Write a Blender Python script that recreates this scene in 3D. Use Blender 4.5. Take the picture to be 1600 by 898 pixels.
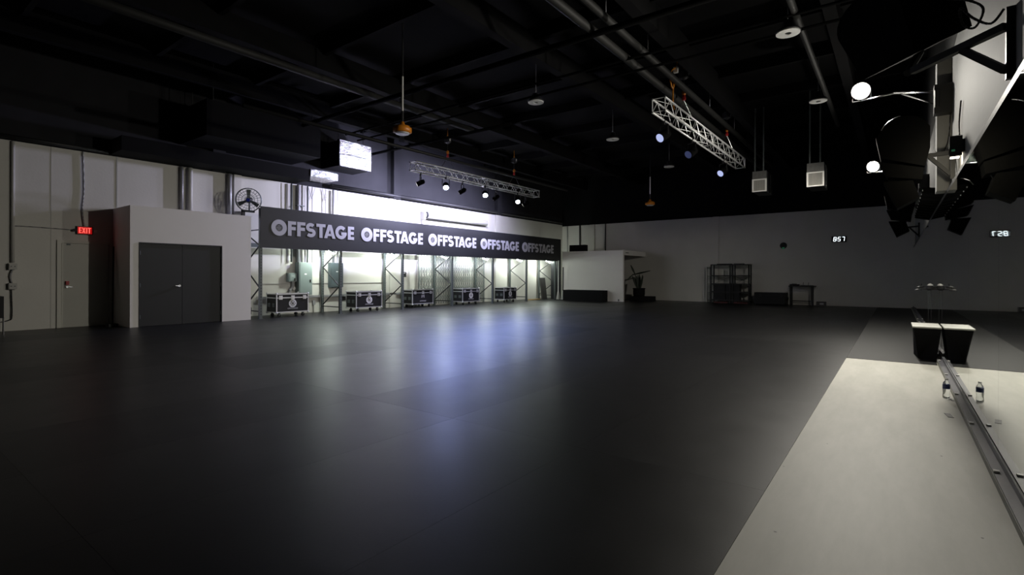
import bpy, math, random
from mathutils import Vector, Matrix
random.seed(7)
for o in list(bpy.data.objects): bpy.data.objects.remove(o)
S = bpy.context.scene
COL = S.collection
PI = math.pi

# ------------------------------------------------------------------ camera, world, exposure
cd = bpy.data.cameras.new('camera'); cam = bpy.data.objects.new('camera', cd); COL.objects.link(cam)
cd.sensor_width = 36.0; cd.lens = 18.0; cd.shift_y = -18.8/1600; cd.clip_start = 0.05; cd.clip_end = 200
cam.matrix_world = (Matrix.Translation((0, 0, 1.3)) @ Matrix.Rotation(math.atan2(.6, .8), 4, 'Z')
                    @ Matrix.Rotation(PI/2, 4, 'X') @ Matrix.Rotation(math.radians(.174), 4, 'Z'))
S.camera = cam
w = bpy.data.worlds.new('world'); S.world = w; w.use_nodes = True
w.node_tree.nodes['Background'].inputs[0].default_value = (.6, .7, 1, 1)
w.node_tree.nodes['Background'].inputs[1].default_value = 0.0015
S.view_settings.view_transform = 'Standard'; S.view_settings.look = 'None'
S.view_settings.exposure = 0.0; S.view_settings.gamma = 1.0; S.view_settings.use_curve_mapping = False

FLOOD_W, RACK_W, WASH_W, BLUE_W = 1100, 60, 1250, 560
FLOOD_C, RACK_C, WASH_C, BLUE_C = (1, .95, .85), (.90, 1, .91), (.70, .69, 1), (.26, .36, 1)

def lamp(name, kind, loc, power, color, aim=None, size=.1, angle=100, blend=.5, parent=None):
    l = bpy.data.lights.new(name, kind); l.energy = power; l.color = color
    if kind in ('SPOT', 'POINT'): l.shadow_soft_size = size
    if kind == 'SPOT': l.spot_size = math.radians(angle); l.spot_blend = blend
    o = bpy.data.objects.new(name, l); COL.objects.link(o); o.location = loc
    if aim is not None:
        o.rotation_euler = (Vector(aim)-Vector(loc)).to_track_quat('-Z', 'Y').to_euler()
    if parent is not None:
        o.parent = parent; o.location = Vector(loc)-parent.location
    return o

# ------------------------------------------------------------------ materials
def mat(name, c, rough=.5, metal=0., var=.12, scale=6., bump=0., bscale=40., emit=None, es=0., spec=.5, trans=0., coords='Object', rvar=0., objrand=0.):
    m = bpy.data.materials.new(name); m.use_nodes = True
    nt = m.node_tree; N = nt.nodes; L = nt.links; b = N['Principled BSDF']
    b.inputs['Metallic'].default_value = metal; b.inputs['Roughness'].default_value = rough
    b.inputs['Specular IOR Level'].default_value = spec
    if trans: b.inputs['Transmission Weight'].default_value = trans
    tc = N.new('ShaderNodeTexCoord'); nz = N.new('ShaderNodeTexNoise')
    nz.inputs['Scale'].default_value = scale; nz.inputs['Detail'].default_value = 5
    L.new(tc.outputs[coords], nz.inputs['Vector'])
    mx = N.new('ShaderNodeMix'); mx.data_type = 'RGBA'
    mx.inputs[6].default_value = (*[max(0, x*(1-var)) for x in c], 1)
    mx.inputs[7].default_value = (*[min(1, x*(1+var)) for x in c], 1)
    L.new(nz.outputs[0], mx.inputs[0]); L.new(mx.outputs[2], b.inputs['Base Color'])
    if rvar or objrand:
        ma = N.new('ShaderNodeMath'); ma.operation = 'MULTIPLY_ADD'; ma.inputs[1].default_value = rvar*2; ma.inputs[2].default_value = rough-rvar
        L.new(nz.outputs[0], ma.inputs[0]); last = ma
        if objrand:
            oi = N.new('ShaderNodeObjectInfo'); mb = N.new('ShaderNodeMath'); mb.operation = 'MULTIPLY_ADD'
            mb.inputs[1].default_value = objrand; L.new(oi.outputs['Random'], mb.inputs[0]); L.new(ma.outputs[0], mb.inputs[2]); last = mb
        L.new(last.outputs[0], b.inputs['Roughness'])
    if bump:
        n2 = N.new('ShaderNodeTexNoise'); n2.inputs['Scale'].default_value = bscale; n2.inputs['Detail'].default_value = 4
        L.new(tc.outputs[coords], n2.inputs['Vector'])
        bp = N.new('ShaderNodeBump'); bp.inputs['Strength'].default_value = bump; bp.inputs['Distance'].default_value = .01
        L.new(n2.outputs[0], bp.inputs['Height']); L.new(bp.outputs[0], b.inputs['Normal'])
    if emit:
        b.inputs['Emission Color'].default_value = (*emit, 1); b.inputs['Emission Strength'].default_value = es
    return m

M = {}
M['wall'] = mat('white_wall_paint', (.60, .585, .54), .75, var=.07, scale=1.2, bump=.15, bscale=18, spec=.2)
M['wall_grey'] = mat('grey_wall_tone', (.20, .20, .195), .75, var=.06, scale=1.2, bump=.15, bscale=18, spec=.2)  # even grey, darker than the other walls
M['matte'] = mat('matte_black', (.003, .003, .003), .95, var=.2, scale=20, spec=.04)
M['foil_dull'] = mat('dull_foil', (.20, .20, .19), .4, .6, var=.3, scale=12, bump=1., bscale=30)
M['vane'] = mat('grey_vane', (.36, .35, .32), .5, var=.05)
M['box_wall'] = mat('partition_paint', (.84, .815, .79), .7, var=.03, scale=2, bump=.05, bscale=30, spec=.2)
M['black_wall'] = mat('black_ceiling_paint', (.005, .005, .0055), .9, var=.3, scale=2, bump=.2, bscale=8, spec=.15)
M['upper_paint'] = mat('black_upper_wall_paint', (.020, .020, .022), .9, var=.25, scale=2, bump=.2, bscale=8, spec=.1)
M['steel_dark'] = mat('black_painted_steel', (.02, .02, .021), .5, var=.3, scale=4, spec=.3)
M['pipe_dark'] = mat('dark_pipe', (.022, .022, .021), .6, var=.3, scale=3, spec=.25)
M['mat'] = mat('black_vinyl_sheet', (.0055, .0055, .006), .365, var=.25, scale=3, bump=.03, bscale=60, spec=.30, rvar=.03, objrand=.05)
M['mat_edge'] = mat('dark_vinyl_strip', (.012, .012, .012), .6, var=.25, scale=3, bump=.04, bscale=60, spec=.35)
M['door_white'] = mat('door_paint', (.56, .55, .49), .6, var=.05, scale=2)
M['door_dark'] = mat('charcoal_door_paint', (.014, .015, .018), .55, var=.12, scale=3, spec=.35)
M['chrome'] = mat('bright_metal', (.75, .75, .75), .22, 1., var=.05)
M['alu'] = mat('brushed_aluminium', (.85, .85, .84), .42, .45, var=.06, scale=25)
M['alu_case'] = mat('case_edge_aluminium', (.62, .62, .64), .42, .75, var=.08, scale=20)
M['galv'] = mat('rack_grey_paint', (.10, .115, .115), .5, .3, var=.15, scale=15)
M['conduit'] = mat('conduit_grey', (.33, .33, .34), .5, .4, var=.1, scale=8)
M['conduit_white'] = mat('painted_conduit', (.46, .45, .42), .6, var=.08, scale=8)
M['sign'] = mat('sign_board_charcoal', (.022, .023, .026), .50, var=.1, scale=4, spec=.35)
M['letter'] = mat('sign_letter_vinyl', (.52, .52, .58), .5, var=.04, scale=5)
M['emblem'] = mat('emblem_grey', (.10, .10, .11), .5, var=.1)
M['laminate'] = mat('black_case_laminate', (.008, .008, .009), .5, var=.2, scale=30, bump=.05, bscale=120, spec=.3)
M['rubber'] = mat('black_rubber', (.012, .012, .012), .7, var=.2)
M['panel_grey'] = mat('electrical_panel_grey', (.22, .27, .26), .5, var=.08, scale=6)
M['panel_blue'] = mat('electrical_panel_dark', (.075, .10, .11), .5, var=.08, scale=6)
M['white_print'] = mat('white_print', (.75, .75, .75), .5, var=.03)
M['grey_print'] = mat('grey_print', (.35, .35, .36), .5, var=.05)
M['dark_red'] = mat('dark_red_paint', (.06, .008, .008), .6, var=.2)
M['red'] = mat('red_paint', (.45, .02, .02), .4, var=.1)
M['orange'] = mat('orange_paint', (.62, .21, .015), .4, var=.1)
M['cord_orange'] = mat('orange_cord', (.75, .28, .02), .5, var=.1)
M['gate'] = mat('galvanised_lattice', (.30, .32, .31), .45, .6, var=.15, scale=10)
M['wood'] = mat('pale_wood', (.55, .36, .13), .6, var=.2, scale=12)
M['brown'] = mat('dark_brown_board', (.045, .042, .04), .55, var=.2, scale=5)
M['black_cloth'] = mat('black_cloth', (.010, .010, .011), .9, var=.2, scale=20, bump=.2, bscale=80, spec=.15)
M['white_plastic'] = mat('white_plastic', (.72, .71, .68), .45, var=.04)
M['lit_top'] = mat('lit_box_top', (.50, .50, .46), .6, var=.12, scale=9)  # lamp light falling on the black box's top, put into its colour
M['leaf'] = mat('dark_leaf', (.018, .028, .016), .6, var=.3, scale=14)
M['lens_off'] = mat('frosted_lens', (.80, .80, .78), .35, var=.03)
M['blue'] = mat('blue_badge', (.03, .05, .40), .4, var=.1)
M['black_fabric'] = mat('black_grille', (.004, .004, .004), .95, var=.2, scale=60, bump=.2, bscale=150, spec=.04)
M['track'] = mat('mirror_track_metal', (.10, .10, .11), .5, .2, var=.08, scale=10)
M['track_side'] = mat('track_side_grey', (.22, .22, .19), .6, .0, var=.1, scale=10)
M['bottle'] = mat('clear_plastic', (.92, .95, .95), .06, var=.02, trans=1.)
M['bottle'].node_tree.nodes['Principled BSDF'].inputs['IOR'].default_value = 1.33
M['label_blue'] = mat('blue_label', (.03, .05, .16), .4, var=.15, scale=30)
M['gadget'] = mat('dark_gadget_plastic', (.02, .02, .022), .55, var=.2)
def emitm(name, c, s): return mat(name, tuple(x*.5 for x in c), .5, var=.02, emit=c, es=s)
M['em_flood'] = emitm('flood_lens', (1, .95, .85), 220)
M['em_rack'] = emitm('rack_tube', (.90, 1, .91), 420)
M['em_par'] = emitm('par_lens', (.70, .80, 1), 40)
M['em_par_dim'] = emitm('par_lens_dim', (.55, .62, 1), .8)
M['em_par_faint'] = emitm('par_lens_faint', (.2, .25, .6), .12)
M['em_wash'] = emitm('wash_lens', (1, .95, .9), 3)
M['em_exit_bg'] = emitm('exit_red_field', (.75, .01, .01), .38)
M['em_exit'] = emitm('exit_red_letters', (1, .10, .08), 1.5)
M['em_clock'] = emitm('clock_digits', (.85, .95, 1), 2.0)
M['em_green'] = emitm('green_indicator', (.08, .4, .2), .12)
M['em_work'] = emitm('work_lamp_lens', (1, .92, .75), 5)

def foil():
    m = mat('crinkled_foil', (.78, .78, .75), .20, 1., var=.1, scale=9, bump=1.0, bscale=22); return m
M['foil'] = foil(); [setattr(n.inputs['Distance'], 'default_value', .06) for n in M['foil'].node_tree.nodes if n.type == 'BUMP']
def mirror_mat():
    m = mat('dusty_mirror', (.74, .77, .74), .02, 1., var=.03, scale=1.5)
    return m
M['mirror'] = mirror_mat()
def concrete():
    m = bpy.data.materials.new('grey_floor_coating'); m.use_nodes = True; nt = m.node_tree; N = nt.nodes; L = nt.links; b = N['Principled BSDF']
    tc = N.new('ShaderNodeTexCoord')
    n1 = N.new('ShaderNodeTexNoise'); n1.inputs['Scale'].default_value = 1.3; n1.inputs['Detail'].default_value = 8; n1.inputs['Roughness'].default_value = .65
    n2 = N.new('ShaderNodeTexNoise'); n2.inputs['Scale'].default_value = 14; n2.inputs['Detail'].default_value = 3
    mp = N.new('ShaderNodeMapping'); mp.inputs['Scale'].default_value = (3, .6, 1); L.new(tc.outputs['Object'], mp.inputs[0]); L.new(mp.outputs[0], n1.inputs[0]); L.new(tc.outputs['Object'], n2.inputs[0])
    r1 = N.new('ShaderNodeValToRGB'); r1.color_ramp.elements[0].position = .3; r1.color_ramp.elements[0].color = (.34, .335, .295, 1)
    r1.color_ramp.elements[1].position = .72; r1.color_ramp.elements[1].color = (.45, .44, .395, 1)
    L.new(n1.outputs[0], r1.inputs[0])
    vo = N.new('ShaderNodeTexVoronoi'); vo.inputs['Scale'].default_value = 3.2; L.new(tc.outputs['Object'], vo.inputs[0])
    r2 = N.new('ShaderNodeValToRGB'); r2.color_ramp.elements[0].position = .018; r2.color_ramp.elements[0].color = (.12, .12, .12, 1)
    r2.color_ramp.elements[1].position = .03; r2.color_ramp.elements[1].color = (1, 1, 1, 1); L.new(vo.outputs['Distance'], r2.inputs[0])
    mx = N.new('ShaderNodeMix'); mx.data_type = 'RGBA'; mx.blend_type = 'MULTIPLY'; mx.inputs[0].default_value = 1
    L.new(r1.outputs[0], mx.inputs[6]); L.new(r2.outputs[0], mx.inputs[7]); L.new(mx.outputs[2], b.inputs['Base Color'])
    b.inputs['Roughness'].default_value = .55; b.inputs['Specular IOR Level'].default_value = .35
    bp = N.new('ShaderNodeBump'); bp.inputs['Strength'].default_value = .06; L.new(n2.outputs[0], bp.inputs['Height']); L.new(bp.outputs[0], b.inputs['Normal'])
    return m
M['concrete'] = concrete()

# ------------------------------------------------------------------ mesh helpers (world coordinates)
class MB:
    def __init__(s): s.v = []; s.f = []
    def quadbox(s, p):
        k = len(s.v); s.v += [tuple(q) for q in p]
        s.f += [tuple(k+i for i in t) for t in ((0,3,2,1),(4,5,6,7),(0,1,5,4),(1,2,6,5),(2,3,7,6),(3,0,4,7))]
        return s
    def box(s, x0, x1, y0, y1, z0, z1):
        if x0 > x1: x0, x1 = x1, x0
        if y0 > y1: y0, y1 = y1, y0
        if z0 > z1: z0, z1 = z1, z0
        return s.quadbox([(x0,y0,z0),(x1,y0,z0),(x1,y1,z0),(x0,y1,z0),(x0,y0,z1),(x1,y0,z1),(x1,y1,z1),(x0,y1,z1)])
    def obox(s, c, sx, sy, sz, R):
        c = Vector(c); P = [(-1,-1,-1),(1,-1,-1),(1,1,-1),(-1,1,-1),(-1,-1,1),(1,-1,1),(1,1,1),(-1,1,1)]
        return s.quadbox([c + R @ Vector((a*sx/2, b*sy/2, d*sz/2)) for a, b, d in P])
    def bar(s, a, b, wd, ht, up=(0,0,1)):
        a = Vector(a); b = Vector(b); d = (b-a).normalized(); u = Vector(up)
        if abs(d.dot(u)) > .99: u = Vector((1,0,0))
        r = d.cross(u).normalized()*wd/2; u = r.cross(d).normalized()*ht/2
        return s.quadbox([a-r-u, a+r-u, b+r-u, b-r-u, a-r+u, a+r+u, b+r+u, b-r+u])
    def cone(s, a, b, r0, r1, n=10, cap=True):
        a = Vector(a); b = Vector(b); d = (b-a).normalized(); u = Vector((0,0,1)) if abs(d.z) < .95 else Vector((1,0,0))
        x = d.cross(u).normalized(); y = d.cross(x); k = len(s.v)
        for i in range(n):
            t = 2*PI*i/n; q = x*math.cos(t)+y*math.sin(t); s.v += [tuple(a+q*r0), tuple(b+q*r1)]
        for i in range(n):
            j = (i+1) % n; s.f.append((k+2*i, k+2*i+1, k+2*j+1, k+2*j))
        if cap: s.f.append(tuple(k+2*i for i in range(n))); s.f.append(tuple(k+2*i+1 for i in reversed(range(n))))
        return s
    def cyl(s, a, b, r, n=10): return s.cone(a, b, r, r, n)
    def tube(s, pts, r, n=6):
        for a, b in zip(pts[:-1], pts[1:]): s.cyl(a, b, r, n)
        return s
    def lathe(s, base, prof, n=16, axis=(0,0,1)):
        d = Vector(axis).normalized(); u = Vector((0,0,1)) if abs(d.z) < .95 else Vector((1,0,0))
        x = d.cross(u).normalized(); y = d.cross(x); base = Vector(base); k = len(s.v); m = len(prof)
        for i in range(n):
            t = 2*PI*i/n; q = x*math.cos(t)+y*math.sin(t)
            for r, h in prof: s.v.append(tuple(base+d*h+q*r))
        for i in range(n):
            j = (i+1) % n
            for p in range(m-1): s.f.append((k+i*m+p, k+i*m+p+1, k+j*m+p+1, k+j*m+p))
        s.f.append(tuple(k+i*m for i in range(n))); s.f.append(tuple(k+i*m+m-1 for i in reversed(range(n))))
        return s
    def ring(s, c, axis, R, r, n=20, m=6):
        d = Vector(axis).normalized(); u = Vector((0,0,1)) if abs(d.z) < .95 else Vector((1,0,0))
        x = d.cross(u).normalized(); y = d.cross(x); c = Vector(c); k = len(s.v)
        for i in range(n):
            t = 2*PI*i/n; q = x*math.cos(t)+y*math.sin(t)
            for j in range(m):
                p = 2*PI*j/m; s.v.append(tuple(c+q*(R+r*math.cos(p))+d*r*math.sin(p)))
        for i in range(n):
            for j in range(m):
                s.f.append((k+i*m+j, k+((i+1)%n)*m+j, k+((i+1)%n)*m+(j+1)%m, k+i*m+(j+1)%m))
        return s
    def prism(s, poly, fn, t):                        # poly: 2-D outline, fn(u, v, depth) -> point
        k = len(s.v); n = len(poly)
        s.v += [tuple(fn(u, v, 0)) for u, v in poly] + [tuple(fn(u, v, t)) for u, v in poly]
        s.f.append(tuple(range(k, k+n))); s.f.append(tuple(range(k+2*n-1, k+n-1, -1)))
        for i in range(n): j = (i+1) % n; s.f.append((k+i, k+n+i, k+n+j, k+j))
        return s
    def build(s, name, m, parent=None, label=None, smooth=False):
        off = Vector((0,0,0))
        if parent is not None:
            r = parent
            while r.parent is not None: r = r.parent
            off = r.location
        me = bpy.data.meshes.new(name); me.from_pydata([tuple(Vector(p)-off) for p in s.v], [], s.f)
        me.materials.append(M[m] if isinstance(m, str) else m)
        import bmesh
        bm = bmesh.new(); bm.from_mesh(me); bmesh.ops.recalc_face_normals(bm, faces=bm.faces); bm.to_mesh(me); bm.free()
        if smooth:
            for p in me.polygons: p.use_smooth = len(p.vertices) == 4
        o = bpy.data.objects.new(name, me); COL.objects.link(o)
        if parent is not None: o.parent = parent
        if label: o['label'] = label
        return o
def thing(name, loc, label, cat, group=None):
    o = bpy.data.objects.new(name, None); COL.objects.link(o); o.location = loc; o.empty_display_size = .2
    return tag(o, label, cat, group)
def tag(o, label, cat, group=None):
    o['label'] = label; o['category'] = cat
    if group: o['group'] = group
    return o
def struct(o, label=None):
    o['kind'] = 'structure'
    if label: o['label'] = label
    return o
def sroot(name, loc=(0,0,0), label=None):
    o = bpy.data.objects.new(name, None); COL.objects.link(o); o.location = loc; return struct(o, label)
def single(mb, name, m, label, cat, group=None, base=None, smooth=False):
    xs = [p[0] for p in mb.v]; ys = [p[1] for p in mb.v]; zs = [p[2] for p in mb.v]
    b = Vector(base) if base else Vector(((min(xs)+max(xs))/2, (min(ys)+max(ys))/2, min(zs)))
    mb.v = [tuple(Vector(p)-b) for p in mb.v]
    o = mb.build(name, m, smooth=smooth); o.location = b
    return tag(o, label, cat, group)
ORD = ['first', 'second', 'third', 'fourth', 'fifth', 'sixth', 'seventh', 'eighth', 'ninth', 'tenth', 'eleventh', 'twelfth']

# ------------------------------------------------------------------ the room shell
XL, YB, YN, XR, ZT, ZC = -16.1, 26.5, -4.0, .62, 4.33, 6.9
ZF = .006                                              # top of the black sheets
floor = sroot('floor', (0, 0, 0), 'grey coated floor mostly covered by black vinyl sheets')
MB().box(XL-.3, XR+.3, YN-.3, YB+.3, -.2, 0).build('slab', 'concrete', floor)
cw = (-.63-XL)/12; rl = 2.64
rows = [YN] + [y for y in [3.39+rl*k for k in range(-2, 10)] if y < YB-.3] + [YB]
g = .0012
proto = {}
for j in range(len(rows)-1):
    for i in range(12):
        x0, x1, y0, y1 = XL+i*cw, XL+(i+1)*cw, rows[j], rows[j+1]
        key = round(y1-y0, 3)
        if key not in proto:
            o = MB().box(0, cw-g, 0, y1-y0-g, 0, ZF).build('floor_sheet', 'mat', floor); proto[key] = o
        else:
            o = proto[key].copy(); COL.objects.link(o); o.parent = floor
        o.location = (x0+g/2, y0+g/2, 0)
MB().box(-.63+g, .49, 9.75, YB, 0, ZF).build('floor_sheet', 'mat_edge', floor, 'darker sheet reaching to the mirror')

wl = sroot('wall_left', (XL, 0, 0), 'white painted wall with black upper band')
MB().box(XL-.3, XL, YN, YB+.3, 0, ZT).build('lower_wall', 'wall', wl)
MB().box(XL-.3, XL, YN, YB+.3, ZT, ZC).build('upper_band', 'upper_paint', wl)
for y, wd in ((13.3, .30), (20.0, .38), (7.34, .22)): MB().box(XL, XL+.09, y, y+wd, 0, ZT).build('pilaster', 'wall', wl)
for y, wd in ((13.4, .35), (20.0, .35), (6.7, .35)): MB().box(XL, XL+.2, y, y+wd, ZT, ZC).build('upper_pilaster', 'upper_paint', wl)
MB().box(XL, XL+.012, 4.44, 4.47, 2.9, ZT).build('wall_joint', 'conduit', wl)
MB().box(XL, XL+.006, 3.16, 3.17, 0, ZT).build('wall_joint', 'conduit_white', wl)
MB().box(XL, XL+.09, 8.2, 14.4, .53, .60).build('wall_rail', 'conduit', wl)
MB().box(XL, XL+.03, 8.2, 13.2, 1.00, 1.012).build('wall_rail', 'conduit', wl)
wb = sroot('wall_back', (0, YB, 0), 'white painted back wall with black upper band')
MB().box(XL-.3, XR+.3, YB, YB+.3, 0, 4.25).build('lower_wall', 'wall', wb)
MB().box(XL-.3, XR+.3, YB, YB+.3, 4.25, ZC).build('upper_band', 'black_wall', wb)
MB().box(-7.32, -7.05, YB-.06, YB, 0, 4.25).build('pilaster', 'wall', wb)
MB().box(-14.2, -13.9, YB-.08, YB, 0, 4.25).build('pilaster', 'wall', wb)
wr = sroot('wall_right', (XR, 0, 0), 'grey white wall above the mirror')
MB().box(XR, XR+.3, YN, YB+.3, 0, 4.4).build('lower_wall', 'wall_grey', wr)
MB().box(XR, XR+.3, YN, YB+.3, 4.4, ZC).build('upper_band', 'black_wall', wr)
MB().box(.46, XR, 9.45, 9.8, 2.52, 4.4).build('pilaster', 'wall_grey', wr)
wn = sroot('wall_front', (0, YN, 0))
MB().box(XL-.3, XR+.3, YN-.3, YN, 0, ZC).build('wall_face', 'black_wall', wn)
ce = sroot('ceiling', (0, 0, ZC), 'black painted open ceiling with beams')
MB().box(XL-.3, XR+.3, YN-.3, YB+.3, ZC, ZC+.2).build('deck', 'black_wall', ce)
for x in (-3.95, -6.65, -11.2, -14.5, -1.0): MB().box(x-.11, x+.11, YN, YB, 6.25, 6.75).build('beam', 'black_wall', ce)
for k in range(13):
    y = -2.4+k*2.4; MB().box(XL, XR, y-.05, y+.05, 6.62, ZC).build('purlin', 'black_wall', ce)

# white partition room with the double doors
b1 = sroot('wall_booth', (-15.4, 5.8, 0), 'white boxed-out entry with charcoal double doors')
XF = -14.85
mb = MB(); mb.box(XF-.12, XF, 4.37, 4.55, ZF, 2.98); mb.box(XF-.12, XF, 6.49, 7.28, ZF, 2.98); mb.box(XF-.12, XF, 4.55, 6.49, 2.09, 2.98)
mb.box(XL, XF-.12, 4.37, 4.49, ZF, 2.98); mb.box(XL, XF-.12, 7.16, 7.28, ZF, 2.98); mb.box(XL, XF-.12, 4.49, 7.16, 2.86, 2.98)
mb.build('booth_wall', 'box_wall', b1)
dd = sroot('door_1', (XF, 5.52, 0), 'charcoal double doors in white boxed entry')
mb = MB(); mb.box(XF-.1, XF+.012, 4.55, 4.575, ZF, 2.09); mb.box(XF-.1, XF+.012, 6.465, 6.49, ZF, 2.09); mb.box(XF-.1, XF+.012, 4.575, 6.465, 2.06, 2.09)
mb.build('door_frame', 'door_dark', dd)
for y0, y1 in ((4.58, 5.514), (5.522, 6.46)):
    lf = MB().box(XF-.07, XF-.025, y0, y1, ZF+.008, 2.055).build('door_leaf', 'door_dark', dd)
    yh = y0 if y0 < 5 else y1
    for z in (.25, 1.03, 1.83): MB().cyl((XF-.012, yh, z-.05), (XF-.012, yh, z+.05), .012, 8).build('hinge', 'galv', lf)
    if y0 < 5:
        mb = MB(); mb.cyl((XF-.03, 5.44, 1.01), (XF+.025, 5.44, 1.01), .028, 12); mb.bar((XF+.03, 5.445, 1.01), (XF+.03, 5.34, 1.01), .018, .02)
        mb.build('door_handle', 'chrome', lf, 'bright lever handle')

# exit door in the left wall
d2 = sroot('door_2', (XL, 3.7, 0), 'cream painted exit door under lit sign')
mb = MB(); mb.box(XL, XL+.03, 3.27, 3.35, ZF, 2.12); mb.box(XL, XL+.03, 4.28, 4.36, ZF, 2.12); mb.box(XL, XL+.03, 3.35, 4.28, 2.05, 2.12); mb.build('door_frame', 'door_white', d2)
lf = MB().box(XL, XL+.016, 3.36, 4.27, ZF+.01, 2.045).build('door_leaf', 'door_white', d2)
mb = MB(); mb.cyl((XL+.016, 3.45, .99), (XL+.06, 3.45, .99), .025, 10); mb.bar((XL+.065, 3.44, .99), (XL+.065, 3.55, .99), .015, .02); mb.build('door_handle', 'chrome', lf)
mb = MB(); mb.box(XL+.016, XL+.07, 3.43, 3.49, 1.04, 1.13); mb.build('door_alarm', 'red', lf, 'small red alarm box on the door')
MB().box(XL+.016, XL+.03, 3.45, 3.52, 2.0, 2.04).build('door_closer_plate', 'galv', lf)

# booth at the back left: partition wall with a header on its side
b2 = sroot('wall_partition', (-12.6, 23.7, 0), 'low white partition with an open side and flat roof')
mb = MB(); mb.box(-14.38, -10.85, 23.68, 23.80, ZF, 2.58); mb.box(-14.38, -14.28, 23.80, YB, ZF, 2.46); mb.build('partition_face', 'box_wall', b2)
MB().box(-10.97, -10.85, 23.80, YB, 2.34, 2.58).build('header', 'box_wall', b2)
MB().box(-14.38, -10.97, 23.80, YB, 2.46, 2.58).build('roof', 'box_wall', b2)
MB().box(-10.852, -10.84, 23.95, 24.3, 2.44, 2.475).build('vent_plate', 'brown', b2)
MB().box(-11.12, -11.06, 23.66, 23.68, .03, .13).build('outlet', 'galv', b2)

# baseboard / mirror with its track along the right wall
XM = .569
mir = thing('wall_mirror', (XM, 13, .0), 'long wall of tall frameless mirror panels on the right', 'mirror')
y = 1.2; k = 0
while y < YB-.1:
    y1 = min(y+1.83, YB-.02)
    o = MB().box(XM, XM+.012, y, y1-.003, .075, 2.47).build('mirror_panel', 'mirror', mir); y = y1
mb = MB(); mb.box(.555, .566, 1.2, YB-.02, .055, .10); mb.box(.50, .566, 1.2, YB-.02, .045, .055); mb.box(.581, XR, 1.2, YB-.02, .0, 2.46); mb.build('track', 'track', mir, 'grey metal channel along mirror foot')
MB().box(.535, .565, 1.2, YB-.02, .0, .045).build('plinth', 'rubber', mir)
MB().box(.497, .512, 1.2, YB-.02, .0, .045).build('plinth_edge', 'track_side', mir)
y = 3.1
while y < 20:
    MB().box(.50, .53, y, y+.035, .055, .068).build('clip', 'white_plastic', mir); y += 1.35
MB().box(XM, XR, 1.2, YB-.02, 2.471, 2.52).build('top_ledge', 'steel_dark', mir)

# ------------------------------------------------------------------ floodlights on arms from the right wall
def flood(y, z, wy, wz, label, aim, k):
    x = -.48; t = thing('floodlight', (x, y, z), label, 'floodlight', 'floodlights on arms')
    aim = Vector(aim).normalized(); d = Vector((-.10, -.93, -.35)).normalized()
    c = Vector((x, y, z))
    mb = MB(); mb.lathe(c - d*.16, [(.06, 0), (.11, .03), (.135, .15), (.14, .16)], 20, d); mb.build('housing', 'steel_dark', t, smooth=True)
    MB().lathe(c + d*.001, [(.125, 0), (.118, .04), (.09, .085), (.045, .112), (.005, .12)], 20, d).build('lens', 'em_flood', t, 'blinding warm white lens', smooth=True)
    mb = MB(); s_ = d.cross(Vector((0,0,1))).normalized()
    for q in (-1, 1): mb.bar(c-d*.06+s_*q*.13, c-d*.10+s_*q*.13+Vector((0,0,-.17)), .01, .03)
    mb.bar(c-d*.10+s_*.135+Vector((0,0,-.17)), c-d*.10-s_*.135+Vector((0,0,-.17)), .03, .01); mb.build('yoke', 'steel_dark', t)
    e = c-d*.10+Vector((0,0,-.17))
    MB().tube([tuple(e), (x+.45, y-.1, z-.16), (.50, wy, wz+.12)], .016, 8).build('arm', 'chrome', t, smooth=True)
    MB().tube([(x+.55, y-.12, z-.2), (.52, wy, wz-.1)], .012, 8).build('brace', 'steel_dark', t, smooth=True)
    mb = MB(); mb.box(.42, XR-.001, wy-.10, wy+.09, wz-.2, wz+.2); mb.cyl((.45, wy-.11, wz-.12), (.45, wy-.11, wz+.12), .03, 8)
    mb.build('ballast_box', 'steel_dark', t)
    lamp('floodlight_beam', 'SPOT', tuple(c+d*.25), FLOOD_W*k, FLOOD_C, tuple(c+d*.25+aim*3), .10, 180, 1.0, t)
    return t
flood(10.38, 4.41, 9.36, 3.78, 'upper near floodlight glaring on an arm above the mirror', (-.60, -.40, -.70), 1.0)
flood(16.07, 4.12, 15.5, 3.5, 'lower farther floodlight glaring beside the hung black loudspeakers', (-.70, -.10, -.70), .72)

# ------------------------------------------------------------------ pallet rack frames, sign, rack lamps
FY = [7.55+2.7*i for i in range(7)]
def frame(y, label):
    t = thing('pallet_rack', (-15.4, y, ZF), label, 'pallet rack', 'upright racks under the sign')
    for x in (-14.906, -15.95):
        p = MB().box(x-.04, x+.04, y-.008, y+.07, ZF, 3.25).build('post', 'galv', t)
        MB().box(x-.07, x+.07, y-.03, y+.09, ZF, ZF+.012).build('foot_plate', 'galv', p)
        mb = MB()
        for k in range(24): mb.box(x+.0401, x+.042, y+.02, y+.045, .12+k*.085, .15+k*.085)
        mb.build('post_holes', 'steel_dark', p)['kind'] = 'stuff'
    for z in (.22, 2.62): MB().bar((-14.94, y+.03, z), (-15.91, y+.03, z), .03, .03).build('brace', 'steel_dark', t)
    zs = [.28, .92, 1.56, 2.16, 2.6]
    for k in range(4):
        a, b = (-15.9, -14.95) if k % 2 == 0 else (-14.95, -15.9)
        MB().bar((a, y+.03, zs[k]), (b, y+.03, zs[k+1]), .03, .03).build('brace', 'steel_dark', t)
FL = ['grey steel rack frame beside the white boxed entry, half hidden'] + ['%s grey steel rack frame counted from the double doors' % ORD[i] for i in range(1, 6)] + ['last grey steel rack frame beside the leaning dark board']
for y, l in zip(FY, FL): frame(y, l)
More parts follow.
